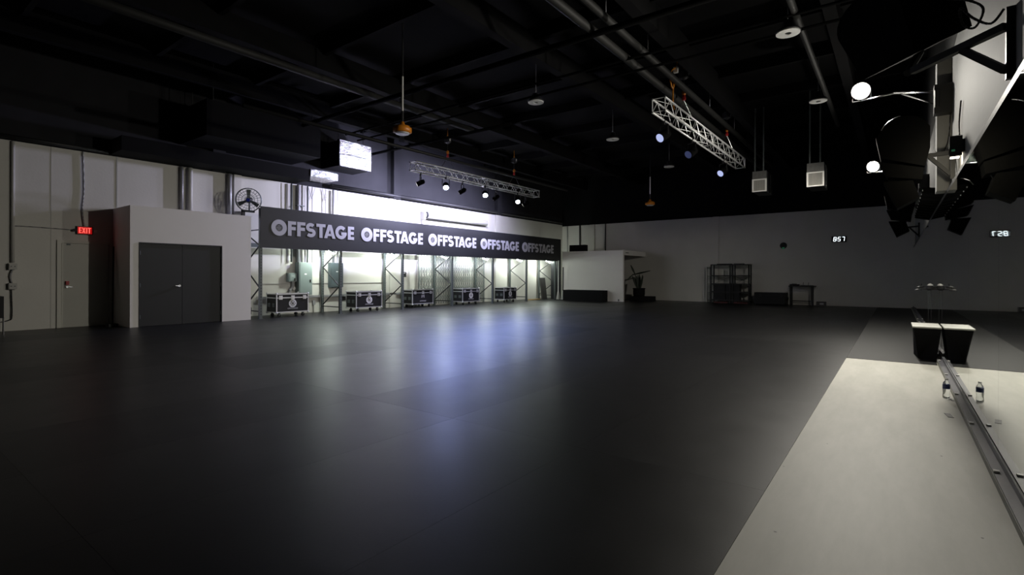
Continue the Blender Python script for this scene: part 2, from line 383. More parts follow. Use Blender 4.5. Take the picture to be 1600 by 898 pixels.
for i in range(6):
    y0, y1 = FY[i]+.075, FY[i+1]-.012
    t = thing('rack_beam', (-15.95, (y0+y1)/2, 2.2), 'grey rear cross beam of the rack bay, %s from double doors' % ORD[i], 'rack beam', 'rear rack beams')
    MB().box(-15.98, -15.92, y0, y1, 2.16, 2.28).build('beam_rail', 'galv', t)
    mb = MB(); mb.box(-15.985, -15.91, y0-.001, y0+.02, 2.08, 2.32); mb.box(-15.985, -15.91, y1-.02, y1+.001, 2.08, 2.32); mb.build('end_plate', 'galv', t)

def arc(cx, cy, rx, ry, a0, a1, n): return [(cx+rx*math.cos(math.radians(a0+(a1-a0)*i/n)), cy+ry*math.sin(math.radians(a0+(a1-a0)*i/n))) for i in range(n+1)]
def stroke(mb, pts, t, fn, dep):
    L_, R_ = [], []
    for i, p in enumerate(pts):
        n_ = len(pts)-1; cl = math.hypot(pts[0][0]-pts[-1][0], pts[0][1]-pts[-1][1]) < 1e-6
        a = pts[(i-1) % n_ if cl else max(0, i-1)]; b = pts[(i+1) % n_ if cl else min(n_, i+1)]; dx, dy = b[0]-a[0], b[1]-a[1]; l = math.hypot(dx, dy) or 1
        nx, ny = -dy/l*t/2, dx/l*t/2; L_.append((p[0]+nx, p[1]+ny)); R_.append((p[0]-nx, p[1]-ny))
    for i in range(len(pts)-1): mb.prism([L_[i], L_[i+1], R_[i+1], R_[i]], fn, dep)
def glyph(mb, ch, u, v, w_, h, fn, dep, t=None):
    t = t or h*.27
    R = lambda x0, y0, x1, y1: mb.prism([(u+x0, v+y0), (u+x1, v+y0), (u+x1, v+y1), (u+x0, v+y1)], fn, dep)
    th = t*.85
    if ch == 'O':
        o = arc(u+w_/2, v+h/2, w_/2-t*.5, h/2-t*.5, 0, 360, 32); stroke(mb, o, t, fn, dep)
    elif ch == 'F': R(0, 0, t, h); R(t, h-th, w_, h); R(t, h*.40, w_*.95, h*.40+th)
    elif ch == 'E': R(0, 0, t, h); R(t, h-th, w_, h); R(t, h*.5-th/2, w_*.95, h*.5+th/2); R(t, 0, w_, th)
    elif ch == 'T': R(0, h-th, w_, h); R(w_/2-t/2, 0, w_/2+t/2, h-th)
    elif ch == 'I': R(0, 0, w_, h)
    elif ch == 'A':
        q = t*.55
        mb.prism([(u, v), (u+t, v), (u+w_/2+q*.42, v+h*.80), (u+w_/2+q, v+h), (u+w_/2-q, v+h)], fn, dep)
        mb.prism([(u+w_, v), (u+w_/2+q, v+h), (u+w_/2-q*.42, v+h*.80), (u+w_-t, v)], fn, dep*1.08)
        mb.prism([(u+w_*.24, v+h*.17), (u+w_*.76, v+h*.17), (u+w_*.70, v+h*.17+th*.8), (u+w_*.30, v+h*.17+th*.8)], fn, dep*.92)
    elif ch == 'X':
        mb.prism([(u, v), (u+t, v), (u+w_, v+h), (u+w_-t, v+h)], fn, dep); mb.prism([(u+w_-t, v), (u+w_, v), (u+t, v+h), (u, v+h)], fn, dep*1.08)
    elif ch == 'S':
        r2 = h*.28; rx = w_/2-t*.45
        up = arc(u+w_/2, v+h-t*.45-(h/4-t*.22), rx*.9, h/4-t*.22, 35, 270, 14)
        lo = arc(u+w_/2, v+t*.45+(h/4-t*.22), rx, h/4-t*.22, 90, -145, 14)
        stroke(mb, up+lo[1:], t*.92, fn, dep)
    elif ch == 'G':
        stroke(mb, arc(u+w_/2, v+h/2, w_/2-t/2, h/2-t/2, 42, 352, 26), t, fn, dep)
        mb.prism([(u+w_*.52, v+h*.5-th*.85), (u+w_, v+h*.5-th*.85), (u+w_, v+h*.5+th*.1), (u+w_*.52, v+h*.5+th*.1)], fn, dep*1.08)
    elif ch == 'M': R(0, 0, t, h); R(w_-t, 0, w_, h); mb.prism([(u+t, v+h), (u+w_/2-t*.2, v+h*.4), (u+w_/2+t*.2, v+h*.4), (u+w_-t, v+h), (u+w_/2, v+h*.62)], fn, dep)
WORD = [('O', 0, .485), ('F', .52, .265), ('F', .82, .275), ('S', 1.105, .345), ('T', 1.475, .325), ('A', 1.75, .42), ('G', 2.165, .44), ('E', 2.645, .25)]

sg = thing('sign_board', (XF, 15.9, 2.09), 'long charcoal banner sign reading OFFSTAGE five times', 'sign')
MB().box(XF, XF+.035, 7.54, 24.25, 2.09, 3.30).build('board', 'sign', sg)
MB().box(XF-.012, XF, 7.54, 24.25, 2.09, 2.13).build('lower_lip', 'sign', sg)
single(MB().box(XF-.4, XF+.03, 23.92, 24.25, ZF, 2.085), 'end_panel', 'sign', 'tall dark end panel closing the sign down to the floor', 'panel')
fnS = lambda u, v, d: (XF+.035+d, u, v)
for k in range(5):
    u0 = 7.85+3.183*k
    for ch, du, w_ in WORD:
        mb = MB(); h = .485 if ch == 'O' else .445
        glyph(mb, ch, u0+du, 2.713-h/2, w_, h, fnS, .012, .135 if ch == 'O' else .115)
        lt = mb.build('letter', 'letter', sg)
        if ch == 'O':
            mb = MB(); cx, cy = u0+.2425, 2.713
            for a in (45, 135):
                c_, s_ = math.cos(math.radians(a)), math.sin(math.radians(a))
                for off in (-.018, .018):
                    p0 = (cx-c_*.095-s_*off, cy-s_*.095+c_*off); p1 = (cx+c_*.095-s_*off, cy+s_*.095+c_*off); stroke(mb, [p0, p1], .012, fnS, .008)
            for a in (0, 90, 180, 270):
                q = (cx+.07*math.cos(math.radians(a)), cy+.07*math.sin(math.radians(a))); mb.prism(arc(q[0], q[1], .016, .016, 0, 330, 8), fnS, .008)
            mb.build('emblem', 'grey_print', lt, 'grey crossed emblem inside the letter')

for i in range(6):
    y = FY[i+1]
    lb = 'small glowing lamp tube under the sign, %s from the double doors' % ORD[i] if i < 5 else 'last glowing lamp tube under the sign, above the leaning dark board'
    t = thing('rack_lamp', (-15.25, y-.03, 2.0), lb, 'lamp', 'lamp tubes under the sign')
    a, b = Vector((-15.42, y-.06, 2.10)), Vector((-15.16, y-.06, 2.02))
    MB().cyl(a, b, .022, 10).build('tube', 'em_rack', t, smooth=True)
    mb = MB(); mb.bar(a+Vector((0, 0, .03)), b+Vector((0, 0, .03)), .05, .015); mb.box(-15.32, -15.27, y-.05, y-.008, 2.07, 2.12); mb.build('bracket', 'galv', t)
    lamp('rack_lamp_light', 'SPOT', (-15.30, y-.16, 2.03), RACK_W, RACK_C, (-16.1, y-.30, 1.45), .06, 176, .9, t)

# ------------------------------------------------------------------ flight cases
def case(xf, y0, y1, label, logo):
    x0, x1, z0, z1 = xf-.60, xf, ZF+.135, ZF+.715
    t = thing('flight_case', ((x0+x1)/2, (y0+y1)/2, ZF), label, 'flight case', 'road cases under the sign')
    zl = z1-.11
    bd = MB().box(x0+.01, x1-.01, y0+.01, y1-.01, z0+.01, zl-.002).build('body', 'laminate', t)
    ld = MB().box(x0+.01, x1-.01, y0+.01, y1-.01, zl+.002, z1-.01).build('lid', 'laminate', t)
    e = .028
    mb = MB()
    for (xa, xb) in ((x0, x0+e), (x1-e, x1)):
        for (ya, yb) in ((y0, y0+e), (y1-e, y1)): mb.box(xa, xb, ya, yb, z0, zl-.004)
        for za in (z0, zl-.034): mb.box(xa, xb, y0+e, y1-e, za, za+(e if za == z0 else .03))
    for (ya, yb) in ((y0, y0+e), (y1-e, y1)):
        for za in (z0, zl-.034): mb.box(x0+e, x1-e, ya, yb, za, za+(e if za == z0 else .03))
    mb.build('edge_trim', 'alu_case', bd)
    mb = MB()
    for (xa, xb) in ((x0, x0+e), (x1-e, x1)):
        mb.box(xa, xb, y0, y1, z1-e, z1)
        for (ya, yb) in ((y0, y0+e), (y1-e, y1)): mb.box(xa, xb, ya, yb, zl, z1-e)
    for (ya, yb) in ((y0, y0+e), (y1-e, y1)): mb.box(x0+e, x1-e, ya, yb, z1-e, z1)
    mb.build('edge_trim', 'alu_case', ld)
    for y in (y0, y1):
        for x in (x0, x1):
            for z in (z0, z1):
                MB().lathe((x-(.015 if x == x1 else -.015), y-(.015 if y == y1 else -.015), z-.032), [(.004, 0), (.026, .012), (.034, .032), (.026, .052), (.004, .064)], 8).build('corner', 'alu_case', t)
    for f in (.13, .5, .87):
        y = y0+(y1-y0)*f; mb = MB(); mb.box(x1-.009, x1+.008, y-.055, y+.055, zl-.07, zl+.05); mb.box(x1+.008, x1+.016, y-.02, y+.02, zl-.04, zl+.02); mb.build('latch', 'alu_case', t)
    for x in (x0+.17, x1-.17):
        mb = MB(); mb.box(x-.07, x+.07, y0-.004, y0+.009, z0+.17, z0+.29); mb.bar((x-.04, y0-.012, z0+.23), (x+.04, y0-.012, z0+.23), .012, .03); mb.build('handle', 'galv', t)
    for x in (x0+.10, x1-.10):
        for y in (y0+.14, y1-.14):
            c = MB().box(x-.045, x+.045, y-.045, y+.045, z0-.012, z0-.001).build('caster', 'galv', t)
            mb = MB(); mb.cyl((x-.022, y, ZF+.05), (x+.022, y, ZF+.05), .05, 14); mb.build('wheel', 'rubber', c)
            mb = MB(); mb.box(x-.032, x-.024, y-.02, y+.02, ZF+.05, z0-.012); mb.box(x+.024, x+.032, y-.02, y+.02, ZF+.05, z0-.012); mb.build('fork', 'galv', c)
    cy, cz = (y0+y1)/2, z0+.255; fn = lambda u, v, d: (x1-.01+d, u, v)
    if logo == 'disc':
        lg = MB().prism(arc(cy, cz+.02, .125, .125, 0, 350, 30), fn, .004).build('logo', 'white_print', t, 'white round logo with a crossed emblem')
        mb = MB()
        for a in (45, 135):
            c_, s_ = math.cos(math.radians(a)), math.sin(math.radians(a))
            for off in (-.012, .012): stroke(mb, [(cy-c_*.09-s_*off, cz+.02-s_*.09+c_*off), (cy+c_*.09-s_*off, cz+.02+s_*.09+c_*off)], .010, fn, .007)
        for a in (0, 90, 180, 270): mb.prism(arc(cy+.08*math.cos(math.radians(a)), cz+.02+.08*math.sin(math.radians(a)), .016, .016, 0, 330, 8), fn, .007)
        mb.build('emblem', 'laminate', lg)
    else:
        mb = MB(); glyph(mb, 'M', cy-.07, cz+.0, .14, .11, fn, .004, .03); lg = mb.build('logo', 'grey_print', t, 'grey angular letter-like logo')
    mb = MB(); sc = .34/2.9
    for ch, du, w_ in WORD: glyph(mb, ch, cy-.17+du*sc, cz-.155, w_*sc, .04, fn, .004, .010)
    mb.build('logo_text', 'grey_print', lg)
case(-15.0, 8.12, 9.18, 'black flight case nearest the double doors, with round white logo', 'disc')
case(-15.05, 11.02, 12.14, 'black flight case in second rack bay, with round white logo', 'disc')
case(-15.3, 13.84, 14.98, 'black flight case with a small grey letter-like logo', 'm')
case(-15.05, 16.5, 17.62, 'black flight case in front of the folding gate, round white logo', 'disc')
case(-14.95-.03, 19.35, 20.35, 'black flight case in the fifth bay, farthest round white logo', 'disc')

# ------------------------------------------------------------------ things on the left wall
t = thing('exit_sign', (XL, 3.79, 2.27), 'glowing red EXIT sign over the cream door', 'exit sign')
MB().box(XL, XL+.05, 3.63, 3.95, 2.28, 2.48).build('housing', 'steel_dark', t)
MB().box(XL+.05, XL+.056, 3.65, 3.93, 2.295, 2.465).build('face', 'em_exit_bg', t, 'red glowing face')
fnE = lambda u, v, d: (XL+.056+d, u, v)
for ch, u, w_ in (('E', 3.675, .05), ('X', 3.735, .065), ('I', 3.815, .018), ('T', 3.848, .06)):
    mb = MB(); glyph(mb, ch, u, 2.315, w_, .13, fnE, .004, .018); mb.build('letter', 'em_exit', t)
for y in (3.585, 3.995):
    mb = MB(); mb.lathe((XL+.03, y, 2.38), [(.02, 0), (.035, .03), (.035, .045)], 12, (1, 0, -.2)); mb.build('emergency_lamp', 'white_plastic' if y > 3.9 else 'steel_dark', t)
    MB().bar((XL+.02, min(y, 3.8), 2.38), (XL+.02, max(y, 3.78), 2.38), .015, .015).build('lamp_stem', 'steel_dark', t)
lamp('exit_sign_glow', 'POINT', (XL+.16, 3.79, 2.38), .08, (1, .05, .03), size=.1, parent=t)
def curve(pts, k=5):
    P = [Vector(p) for p in pts]; P = [P[0]] + P + [P[-1]]; out = []
    for i in range(1, len(P)-2):
        for j in range(k):
            t = j/k; a, b, c, d = P[i-1:i+3]
            out.append(tuple(.5*((2*b)+(c-a)*t+(2*a-5*b+4*c-d)*t*t+(3*b-a-3*c+d)*t**3)))
    return out + [tuple(P[-1])]
def pipe(name, pts, r, m, label, cat='conduit', group=None, n=8):
    if cat == 'cable' and 'Y-shaped' not in label: pts = curve(pts); n = 6
    return single(MB().tube(pts, r, n), name, m, label, cat, group, smooth=True)
xw = XL+.03
pipe('conduit', [(xw, 2.50, 4.32), (xw, 2.50, 1.56)], .035, 'conduit_white', 'tall painted conduit at left edge dropping to a junction box')
pipe('wall_cable', [(xw, 2.5, 2.36), (xw, 2.62, 2.40), (xw, 3.56, 2.38)], .010, 'conduit', 'thin wire sagging across the wall to the exit sign', 'cable')
pipe('wall_cable', [(xw, 3.75, 4.32), (xw, 3.77, 3.4), (xw, 3.74, 2.9), (xw, 3.78, 2.49)], .018, 'conduit', 'dark cable hanging down onto the exit sign', 'cable')
pipe('wall_cable', [(xw, 2.50, 1.40), (xw, 2.46, 1.25), (xw, 2.49, 1.08)], .018, 'conduit', 'short kinked cable between the two wall junction boxes', 'cable')
pipe('wall_cable', [(xw, 2.48, .95), (xw, 2.49, .35), (xw, 2.44, .25), (xw, 2.25, .21)], .012, 'steel_dark', 'dark cable curving down the wall to the left edge', 'cable')
for z, lb in ((1.40, 'upper pale junction box on the left wall conduit'), (.95, 'lower pale outlet box on the left wall cable')):
    t = thing('junction_box', (XL, 2.5, z), lb, 'junction box')
    MB().box(XL, XL+.08, 2.43, 2.57, z, z+.14).build('box_body', 'conduit_white', t)
    MB().box(XL+.08, XL+.088, 2.44, 2.56, z+.01, z+.13).build('cover', 'conduit_white', t)
    for q in (2.47, 2.53): MB().cyl((XL+.088, q, z+.07), (XL+.095, q, z+.07), .012, 8).build('knockout', 'galv', t)
for y, r, m, lb in ((5.92, .045, 'conduit', 'bluish conduit above the boxed entry, left of a pair'), (6.13, .07, 'conduit_white', 'thick pale pipe above the middle of the boxed entry'), (7.20, .07, 'conduit', 'thick dark pipe left of the drum fan')):
    pipe('conduit', [(XL+.08, y, 4.32), (XL+.08, y, 2.985)], r, m, lb)
for y, r, m, lb in ((9.01, .010, 'conduit', 'thinnest leftmost conduit above the electrical panel'), (9.18, .028, 'galv', 'dark conduit above the small breaker box'), (9.42, .055, 'conduit', 'thick conduit rising behind the sign to tall panel'),
                    (9.57, .045, 'conduit_white', 'pale pipe strapped beside the thick conduit'), (9.76, .03, 'galv', 'dark conduit right of the strapped pipes'), (9.93, .012, 'conduit', 'thin conduit forking near the top of wall'),
                    (10.44, .012, 'conduit_white', 'thin wire forking above the sign, right one'), (10.75, .04, 'conduit', 'grey conduit above the second rack frame'), (10.92, .014, 'conduit', 'thin conduit right beside the grey one')):
    pipe('conduit', [(XL+.08, y, 4.31), (XL+.08, y, 1.72 if y < 10 else 1.74)], r, m, lb)
pipe('wall_cable', [(XL+.05, 9.80, 4.31), (XL+.05, 9.93, 3.9), (XL+.05, 10.06, 4.31)], .008, 'conduit', 'thin Y-shaped wire above the sign, left one', 'cable')
pipe('wall_cable', [(XL+.05, 10.34, 4.31), (XL+.05, 10.44, 3.9), (XL+.05, 10.58, 4.31)], .008, 'conduit', 'thin Y-shaped wire above the sign, right one', 'cable')
single(MB().box(XL, XL+.14, 9.36, 9.62, 3.60, 3.63), 'pipe_strap', 'galv', 'dark strap across the strapped pipes above the sign', 'strap')
pipe('conduit', [(XL+.03, 14.0, 4.3), (XL+.03, 14.0, .3)], .012, 'conduit', 'thin conduit passing the small dark wall device')
pipe('conduit', [(XL+.03, 14.35, 4.3), (XL+.03, 14.35, .3)], .012, 'conduit_white', 'thin pale conduit between wall device and folding gate')
def panel(y0, y1, z0, z1, dep, m, lb):
    t = thing('electrical_panel', (XL, (y0+y1)/2, z0), lb, 'electrical panel')
    MB().box(XL, XL+dep, y0, y1, z0, z1).build('cabinet', m, t)
    d = MB().box(XL+dep, XL+dep+.012, y0+.03, y1-.03, z0+.03, z1-.03).build('panel_door', m, t)
    MB().box(XL+dep+.012, XL+dep+.03, y1-.10, y1-.06, (z0+z1)/2-.12, (z0+z1)/2-.03).build('latch', 'steel_dark', d)
    MB().box(XL+dep+.012, XL+dep+.014, (y0+y1)/2-.05, (y0+y1)/2+.03, z0+(z1-z0)*.62, z0+(z1-z0)*.66).build('notice', 'white_print', d)
panel(9.36, 9.84, .62, 1.72, .24, 'panel_grey', 'tall grey green electrical panel behind the nearest flight case')
panel(9.05, 9.33, 1.08, 1.36, .16, 'panel_grey', 'small square grey breaker box left of the tall panel')
panel(10.60, 11.10, .86, 1.73, .18, 'panel_blue', 'dark slate electrical cabinet behind second rack frame')
t = thing('pipe_elbow', (XL, 9.24, .72), 'small pipe elbow fitting beneath the square breaker box', 'pipe fitting')
MB().tube([(XL+.06, 9.24, 1.08), (XL+.06, 9.24, .9), (XL+.06, 9.14, .78), (XL+.06, 9.14, .62)], .045, 10).build('elbow', 'conduit', t)
MB().cyl((XL, 9.27, .85), (XL+.09, 9.27, .85), .06, 12).build('dial', 'white_plastic', t)
t = thing('wall_device', (XL, 14.05, 1.25), 'small dark wall device left of the folding gate', 'wall device')
MB().box(XL, XL+.08, 14.0, 14.16, 1.22, 1.38).build('base', 'steel_dark', t); MB().tube([(XL+.06, 14.0, 1.4), (XL+.1, 14.08, 1.42), (XL+.06, 14.17, 1.38)], .02, 6).build('handset', 'steel_dark', t)
t = thing('outlet_box', (XL, 10.05, .0), 'small outlet box on a stub pipe near the floor', 'outlet'); MB().box(XL, XL+.06, 9.98, 10.08, .27, .42).build('outlet_body', 'conduit', t); MB().cyl((XL+.03, 10.03, ZF), (XL+.03, 10.03, .27), .02, 8).build('stub', 'conduit_white', t)
t = thing('fire_extinguisher', (-15.3, 7.42, ZF), 'red fire extinguisher on the floor beside the boxed entry', 'extinguisher')
MB().lathe((-15.3, 7.42, ZF), [(.05, 0), (.062, .015), (.062, .3), (.03, .36), (.02, .38)], 14).build('cylinder', 'red', t, smooth=True)
mb = MB(); mb.box(-15.32, -15.28, 7.40, 7.44, ZF+.38, ZF+.42); mb.bar((-15.3, 7.36, ZF+.44), (-15.3, 7.46, ZF+.42), .02, .012); mb.build('valve', 'steel_dark', t)
MB().tube([(-15.3, 7.45, ZF+.4), (-15.27, 7.50, ZF+.3), (-15.27, 7.49, ZF+.12)], .01, 6).build('hose', 'rubber', t)

# drum fan on a bracket over the boxed entry
t = thing('drum_fan', (-15.1, 7.33, 2.985), 'round wire-guard fan mounted at the top left of the sign', 'fan')
c = Vector((-15.05, 7.30, 3.47)); ax = Vector((.80, -.52, -.12)).normalized()
mb = MB()
for k, R in enumerate((.335, .25, .165, .085)): mb.ring(c+ax*(.05+.02*k/3), ax, R, .006, 28, 4)
x_ = ax.cross(Vector((0,0,1))).normalized(); y_ = ax.cross(x_)
for k in range(24):
    q = x_*math.cos(k*PI/12)+y_*math.sin(k*PI/12); mb.cyl(c+ax*.07+q*.05, c+ax*.04+q*.335, .003, 4)
mb.build('front_guard', 'galv', t)
mb = MB(); mb.ring(c-ax*.10, ax, .335, .012, 28, 5); mb.ring(c+ax*.03, ax, .335, .012, 28, 5)
for k in range(24):
    q = x_*math.cos(k*PI/12)+y_*math.sin(k*PI/12); mb.cyl(c-ax*.14+q*.08, c-ax*.10+q*.335, .003, 4); mb.cyl(c-ax*.10+q*.335, c+ax*.03+q*.335, .003, 4)
mb.build('rear_guard', 'galv', t)
for k in range(3):
    a = .5+k*2*PI/3; q = x_*math.cos(a)+y_*math.sin(a); n_ = ax.cross(q); mb = MB()
    mb.quadbox([c+q*.05-n_*.03-ax*.02, c+q*.30-n_*.06-ax*.03, c+q*.30+n_*.06+ax*.01, c+q*.05+n_*.03+ax*.005, c+q*.05-n_*.03-ax*.014, c+q*.30-n_*.06-ax*.024, c+q*.30+n_*.06+ax*.016, c+q*.05+n_*.03+ax*.011]); mb.build('blade', 'galv', t)
MB().lathe(c-ax*.30, [(.06, 0), (.085, .02), (.085, .2), (.05, .26), (.04, .32)], 14, ax).build('motor', 'steel_dark', t, smooth=True)
MB().lathe(c+ax*.07, [(.05, 0), (.05, .012)], 16, ax).build('badge', 'blue', t, 'blue round badge')
MB().tube([tuple(c-ax*.2), tuple(c-ax*.2+Vector((0, 0, -.20))), (-15.2, 7.40, 3.16)], .022, 8).build('mount_arm', 'steel_dark', t)
mb = MB(); mb.box(-15.24, -15.16, 7.18, 7.26, 2.982, 3.16); mb.box(-15.24, -15.16, 7.18, 7.54, 3.13, 3.19); mb.build('mount_bracket', 'steel_dark', t)

# scissor gate and roll-up shutter housing
def gate(y0, y1, lb):
    t = thing('folding_gate', (-16.0, (y0+y1)/2, ZF), lb, 'security gate', 'folding lattice gates')
    for y in (y0, y1): MB().box(-16.03, -15.98, y-.04, y+.04, ZF, 2.5).build('gate_post', 'gate', t)
    n = max(3, int((y1-y0)/.14)); dy = (y1-y0)/n; mb = MB(); hz = .42
    for i in range(n):
        ya, yb = y0+i*dy, y0+(i+1)*dy
        for k in range(6):
            z0_, z1_ = .08+k*hz*.98, .08+(k+1)*hz*.98
            zc = (z0_+z1_)/2
            mb.bar((-16.015, ya, z0_), (-16.015, yb, zc+.08), .022, .006, (1, 0, 0)); mb.bar((-16.000, yb, z0_), (-16.000, ya, zc+.08), .022, .006, (1, 0, 0))
            mb.bar((-16.015, yb, zc), (-16.015, ya, z1_), .022, .006, (1, 0, 0)); mb.bar((-16.000, ya, zc), (-16.000, yb, z1_), .022, .006, (1, 0, 0))
    for i in range(0, n+1): mb.bar((-16.03, y0+i*dy, .06), (-16.03, y0+i*dy, 2.5), .012, .02)
    o = mb.build('lattice', 'gate', t); o['kind'] = 'stuff'
gate(14.85, 16.75, 'grey folding lattice gate behind the third flight case')
gate(16.90, 19.05, 'grey folding lattice gate behind the fourth flight case')
t = thing('shutter_housing', (XL, 17.1, 3.68), 'white roll-up shutter housing on the wall above the sign', 'roller shutter')
MB().lathe((XL+.13, 15.1, 3.84), [(.11, 0), (.125, .01), (.125, 4.1), (.11, 4.11)], 18, (0, 1, 0)).build('barrel', 'wall', t, smooth=True)
MB().box(XL, XL+.10, 15.3, 19.2, 3.68, 3.71).build('bottom_bar', 'steel_dark', t)
mb = MB(); mb.box(XL, XL+.24, 15.0, 15.09, 3.66, 3.99); mb.box(XL, XL+.12, 15.02, 15.08, 3.40, 3.66); mb.build('end_bracket', 'white_plastic', t)
MB().lathe((XL+.15, 15.12, 3.86), [(.13, 0), (.145, .02), (.145, .1), (.12, .12)], 14, (0, 1, 0)).build('drive_hood', 'steel_dark', t, smooth=True)
MB().box(XL, XL+.20, 19.215, 19.26, 3.68, 3.99).build('end_bracket', 'white_plastic', t)
# things at the sign's far end
single(MB().quadbox([(-15.45, 23.28, ZF), (-15.36, 23.28, ZF), (-15.36, 23.72, ZF), (-15.45, 23.72, ZF), (-15.60, 23.28, 1.18), (-15.51, 23.28, 1.18), (-15.51, 23.72, 1.18), (-15.60, 23.72, 1.18)]), 'leaning_board', 'brown', 'dark brown board leaning in the last rack bay', 'board')
single(MB().box(-15.5, -15.3, 22.1, 22.95, ZF, .055), 'wood_plank', 'wood', 'pale wooden plank lying on the floor in the last rack bay', 'plank')
for x, m2, lb in ((-14.42, 'white_plastic', 'white floor cone with white pole, left of the pair'), (-14.13, 'steel_dark', 'white floor cone with black pole, right of the pair')):
    t = thing('pole_cone', (x, 23.35, ZF), lb, 'cone'); MB().lathe((x, 23.35, ZF+.03), [(.125, 0), (.025, .48), (.02, .5)], 16).build('cone', 'white_plastic', t, smooth=True)
    MB().box(x-.15, x+.15, 23.2, 23.5, ZF, ZF+.03).build('base', 'rubber', t)
    MB().cyl((x, 23.35, ZF+.5), (x+.01, 23.35, 2.1 if m2 == 'white_plastic' else 1.75), .03, 8).build('pole', m2, t)
single(MB().box(-13.95, -11.68, 23.05, 23.64, ZF, .56), 'stage_block', 'black_cloth', 'long low black block in front of the white partition', 'block')
for i in range(3):
    x = -14.36+i*.33; t = thing('milk_crate', (x+.15, 24.55, 2.58), ['left', 'middle', 'right'][i]+' dark crate on the partition roof', 'crate', 'crates on the partition roof')
    mb = MB(); mb.box(x, x+.30, 24.40, 24.42, 2.58, 2.97); mb.box(x, x+.30, 24.70, 24.72, 2.58, 2.97); mb.box(x, x+.02, 24.42, 24.70, 2.58, 2.97); mb.box(x+.28, x+.30, 24.42, 24.70, 2.58, 2.97); mb.box(x, x+.30, 24.40, 24.72, 2.58, 2.60); mb.build('crate_body', 'black_cloth', t)
    mb = MB()
    for z in (2.66, 2.78, 2.93): mb.box(x+.01, x+.29, 24.393, 24.40, z, z+.02)
    mb.build('crate_ribs', 'black_cloth', t)
# potted plant on a plinth
single(MB().box(-11.0, -9.9, 24.75, 25.55, ZF, .25), 'plant_plinth', 'black_cloth', 'low black plinth under the dark potted plant', 'plinth')
t = thing('potted_plant', (-10.62, 25.1, .25), 'dark potted plant with two broad blades beside the partition', 'plant')
MB().lathe((-10.62, 25.1, .25), [(.27, 0), (.30, .1), (.30, .36), (.33, .40), (.30, .42), (.1, .42)], 18).build('pot', 'black_cloth', t, smooth=True)
def leaf(a, b, wd, t, droop=0.):
    a, b = Vector(a), Vector(b); d = b-a; s_ = d.cross(Vector((.6, -.8, .02))).normalized(); mid = a+d*.5+Vector((0, 0, droop)); nrm = Vector((-.48, .64, 0)).normalized()*.006
    mb = MB()
    for sg_ in (1, ):
        P0, P1, P2 = [a-s_*wd*.25, a+s_*wd*.25], [mid-s_*wd*.5, mid+s_*wd*.5], [b-s_*wd*.2, b+s_*wd*.2]
        mb.quadbox([P0[0]-nrm, P0[1]-nrm, P1[1]-nrm, P1[0]-nrm, P0[0]+nrm, P0[1]+nrm, P1[1]+nrm, P1[0]+nrm]); mb.quadbox([P1[0]-nrm, P1[1]-nrm, P2[1]-nrm, P2[0]-nrm, P1[0]+nrm, P1[1]+nrm, P2[1]+nrm, P2[0]+nrm])
    mb.build('leaf', 'leaf', t)
p0 = Vector((-10.62, 25.1, .66))
leaf((-10.85, 25.1, 1.40), (-11.08, 25.1, 1.86), .11, t); leaf((-11.0, 25.1, 1.35), (-10.02, 25.1, 1.56), .09, t, .0); leaf((-11.0, 25.1, 1.34), (-11.2, 25.0, 1.1), .08, t)
rr = random.Random(3)
for k in range(16):
    a = rr.uniform(0, 2*PI); r = rr.uniform(.1, .42); h = rr.uniform(.45, .72)
    e = p0+Vector((r*math.cos(a), .5*r*math.sin(a), h)); leaf(p0+Vector((.1*math.cos(a), .06*math.sin(a), -.02)), e, rr.uniform(.05, .1), t)
MB().tube([tuple(p0), (-10.75, 25.1, 1.1), (-10.85, 25.1, 1.42)], .02, 6).build('stem', 'leaf', t)
# ------------------------------------------------------------------ along the back wall
t = thing('storage_shelf', (-6.4, 26.0, ZF), 'black metal shelving unit against the back wall', 'shelving')
for x in (-7.2, -6.33, -6.22, -5.5):
    for y in (25.75, 26.25): MB().box(x-.025, x+.025, y-.025, y+.025, ZF, 1.86).build('upright', 'steel_dark', t)
for z in (.12, .52, .90, 1.30, 1.66, 1.82)[:]:
    if z == 1.66: continue
    MB().box(-7.22, -5.47, 25.73, 26.27, z, z+.045).build('shelf', 'steel_dark', t)
for x0_, x1_ in ((-7.15, -6.4), (-6.2, -5.55)):
    MB().bar((x0_, 26.27, .95), (x1_, 26.27, 1.28), .02, .01).build('cross_brace', 'steel_dark', t); MB().bar((x1_, 26.27, .95), (x0_, 26.27, 1.28), .02, .01).build('cross_brace', 'steel_dark', t)
k = 0
for x0_, x1_, z0_, h_, lb in ((-7.1, -6.55, .165, .35, 'lower left'), (-6.52, -5.92, .165, .35, 'lower right'), (-7.1, -6.55, .565, .33, 'upper left'), (-6.52, -5.92, .565, .33, 'upper right')):
    t2 = thing('storage_bin', ((x0_+x1_)/2, 26, z0_), lb+' black bin on the shelving unit', 'bin', 'bins on the shelving unit')
    MB().box(x0_, x1_, 25.78, 26.2, z0_, z0_+h_-.03).build('bin_body', 'laminate', t2); MB().box(x0_-.012, x1_+.012, 25.765, 26.215, z0_+h_-.03, z0_+h_).build('bin_lid', 'rubber', t2)
for i, (x0_, lb) in enumerate(((-7.05, 'left'), (-6.15, 'right'))):
    single(MB().box(x0_, x0_+.62, 25.68, 25.73, ZF, .075), 'red_rail', 'dark_red', lb+' dark red rail on floor in front of the shelving', 'rail')
t = thing('tool_tray', (-6.4, 26.0, 1.865), 'flat tools lying on top of the shelving unit', 'tools'); MB().box(-6.95, -6.3, 25.8, 26.1, 1.866, 1.90).build('tool_case', 'steel_dark', t); MB().bar((-6.2, 25.9, 1.885), (-5.75, 26.05, 1.885), .06, .04).build('tool_bar', 'steel_dark', t)
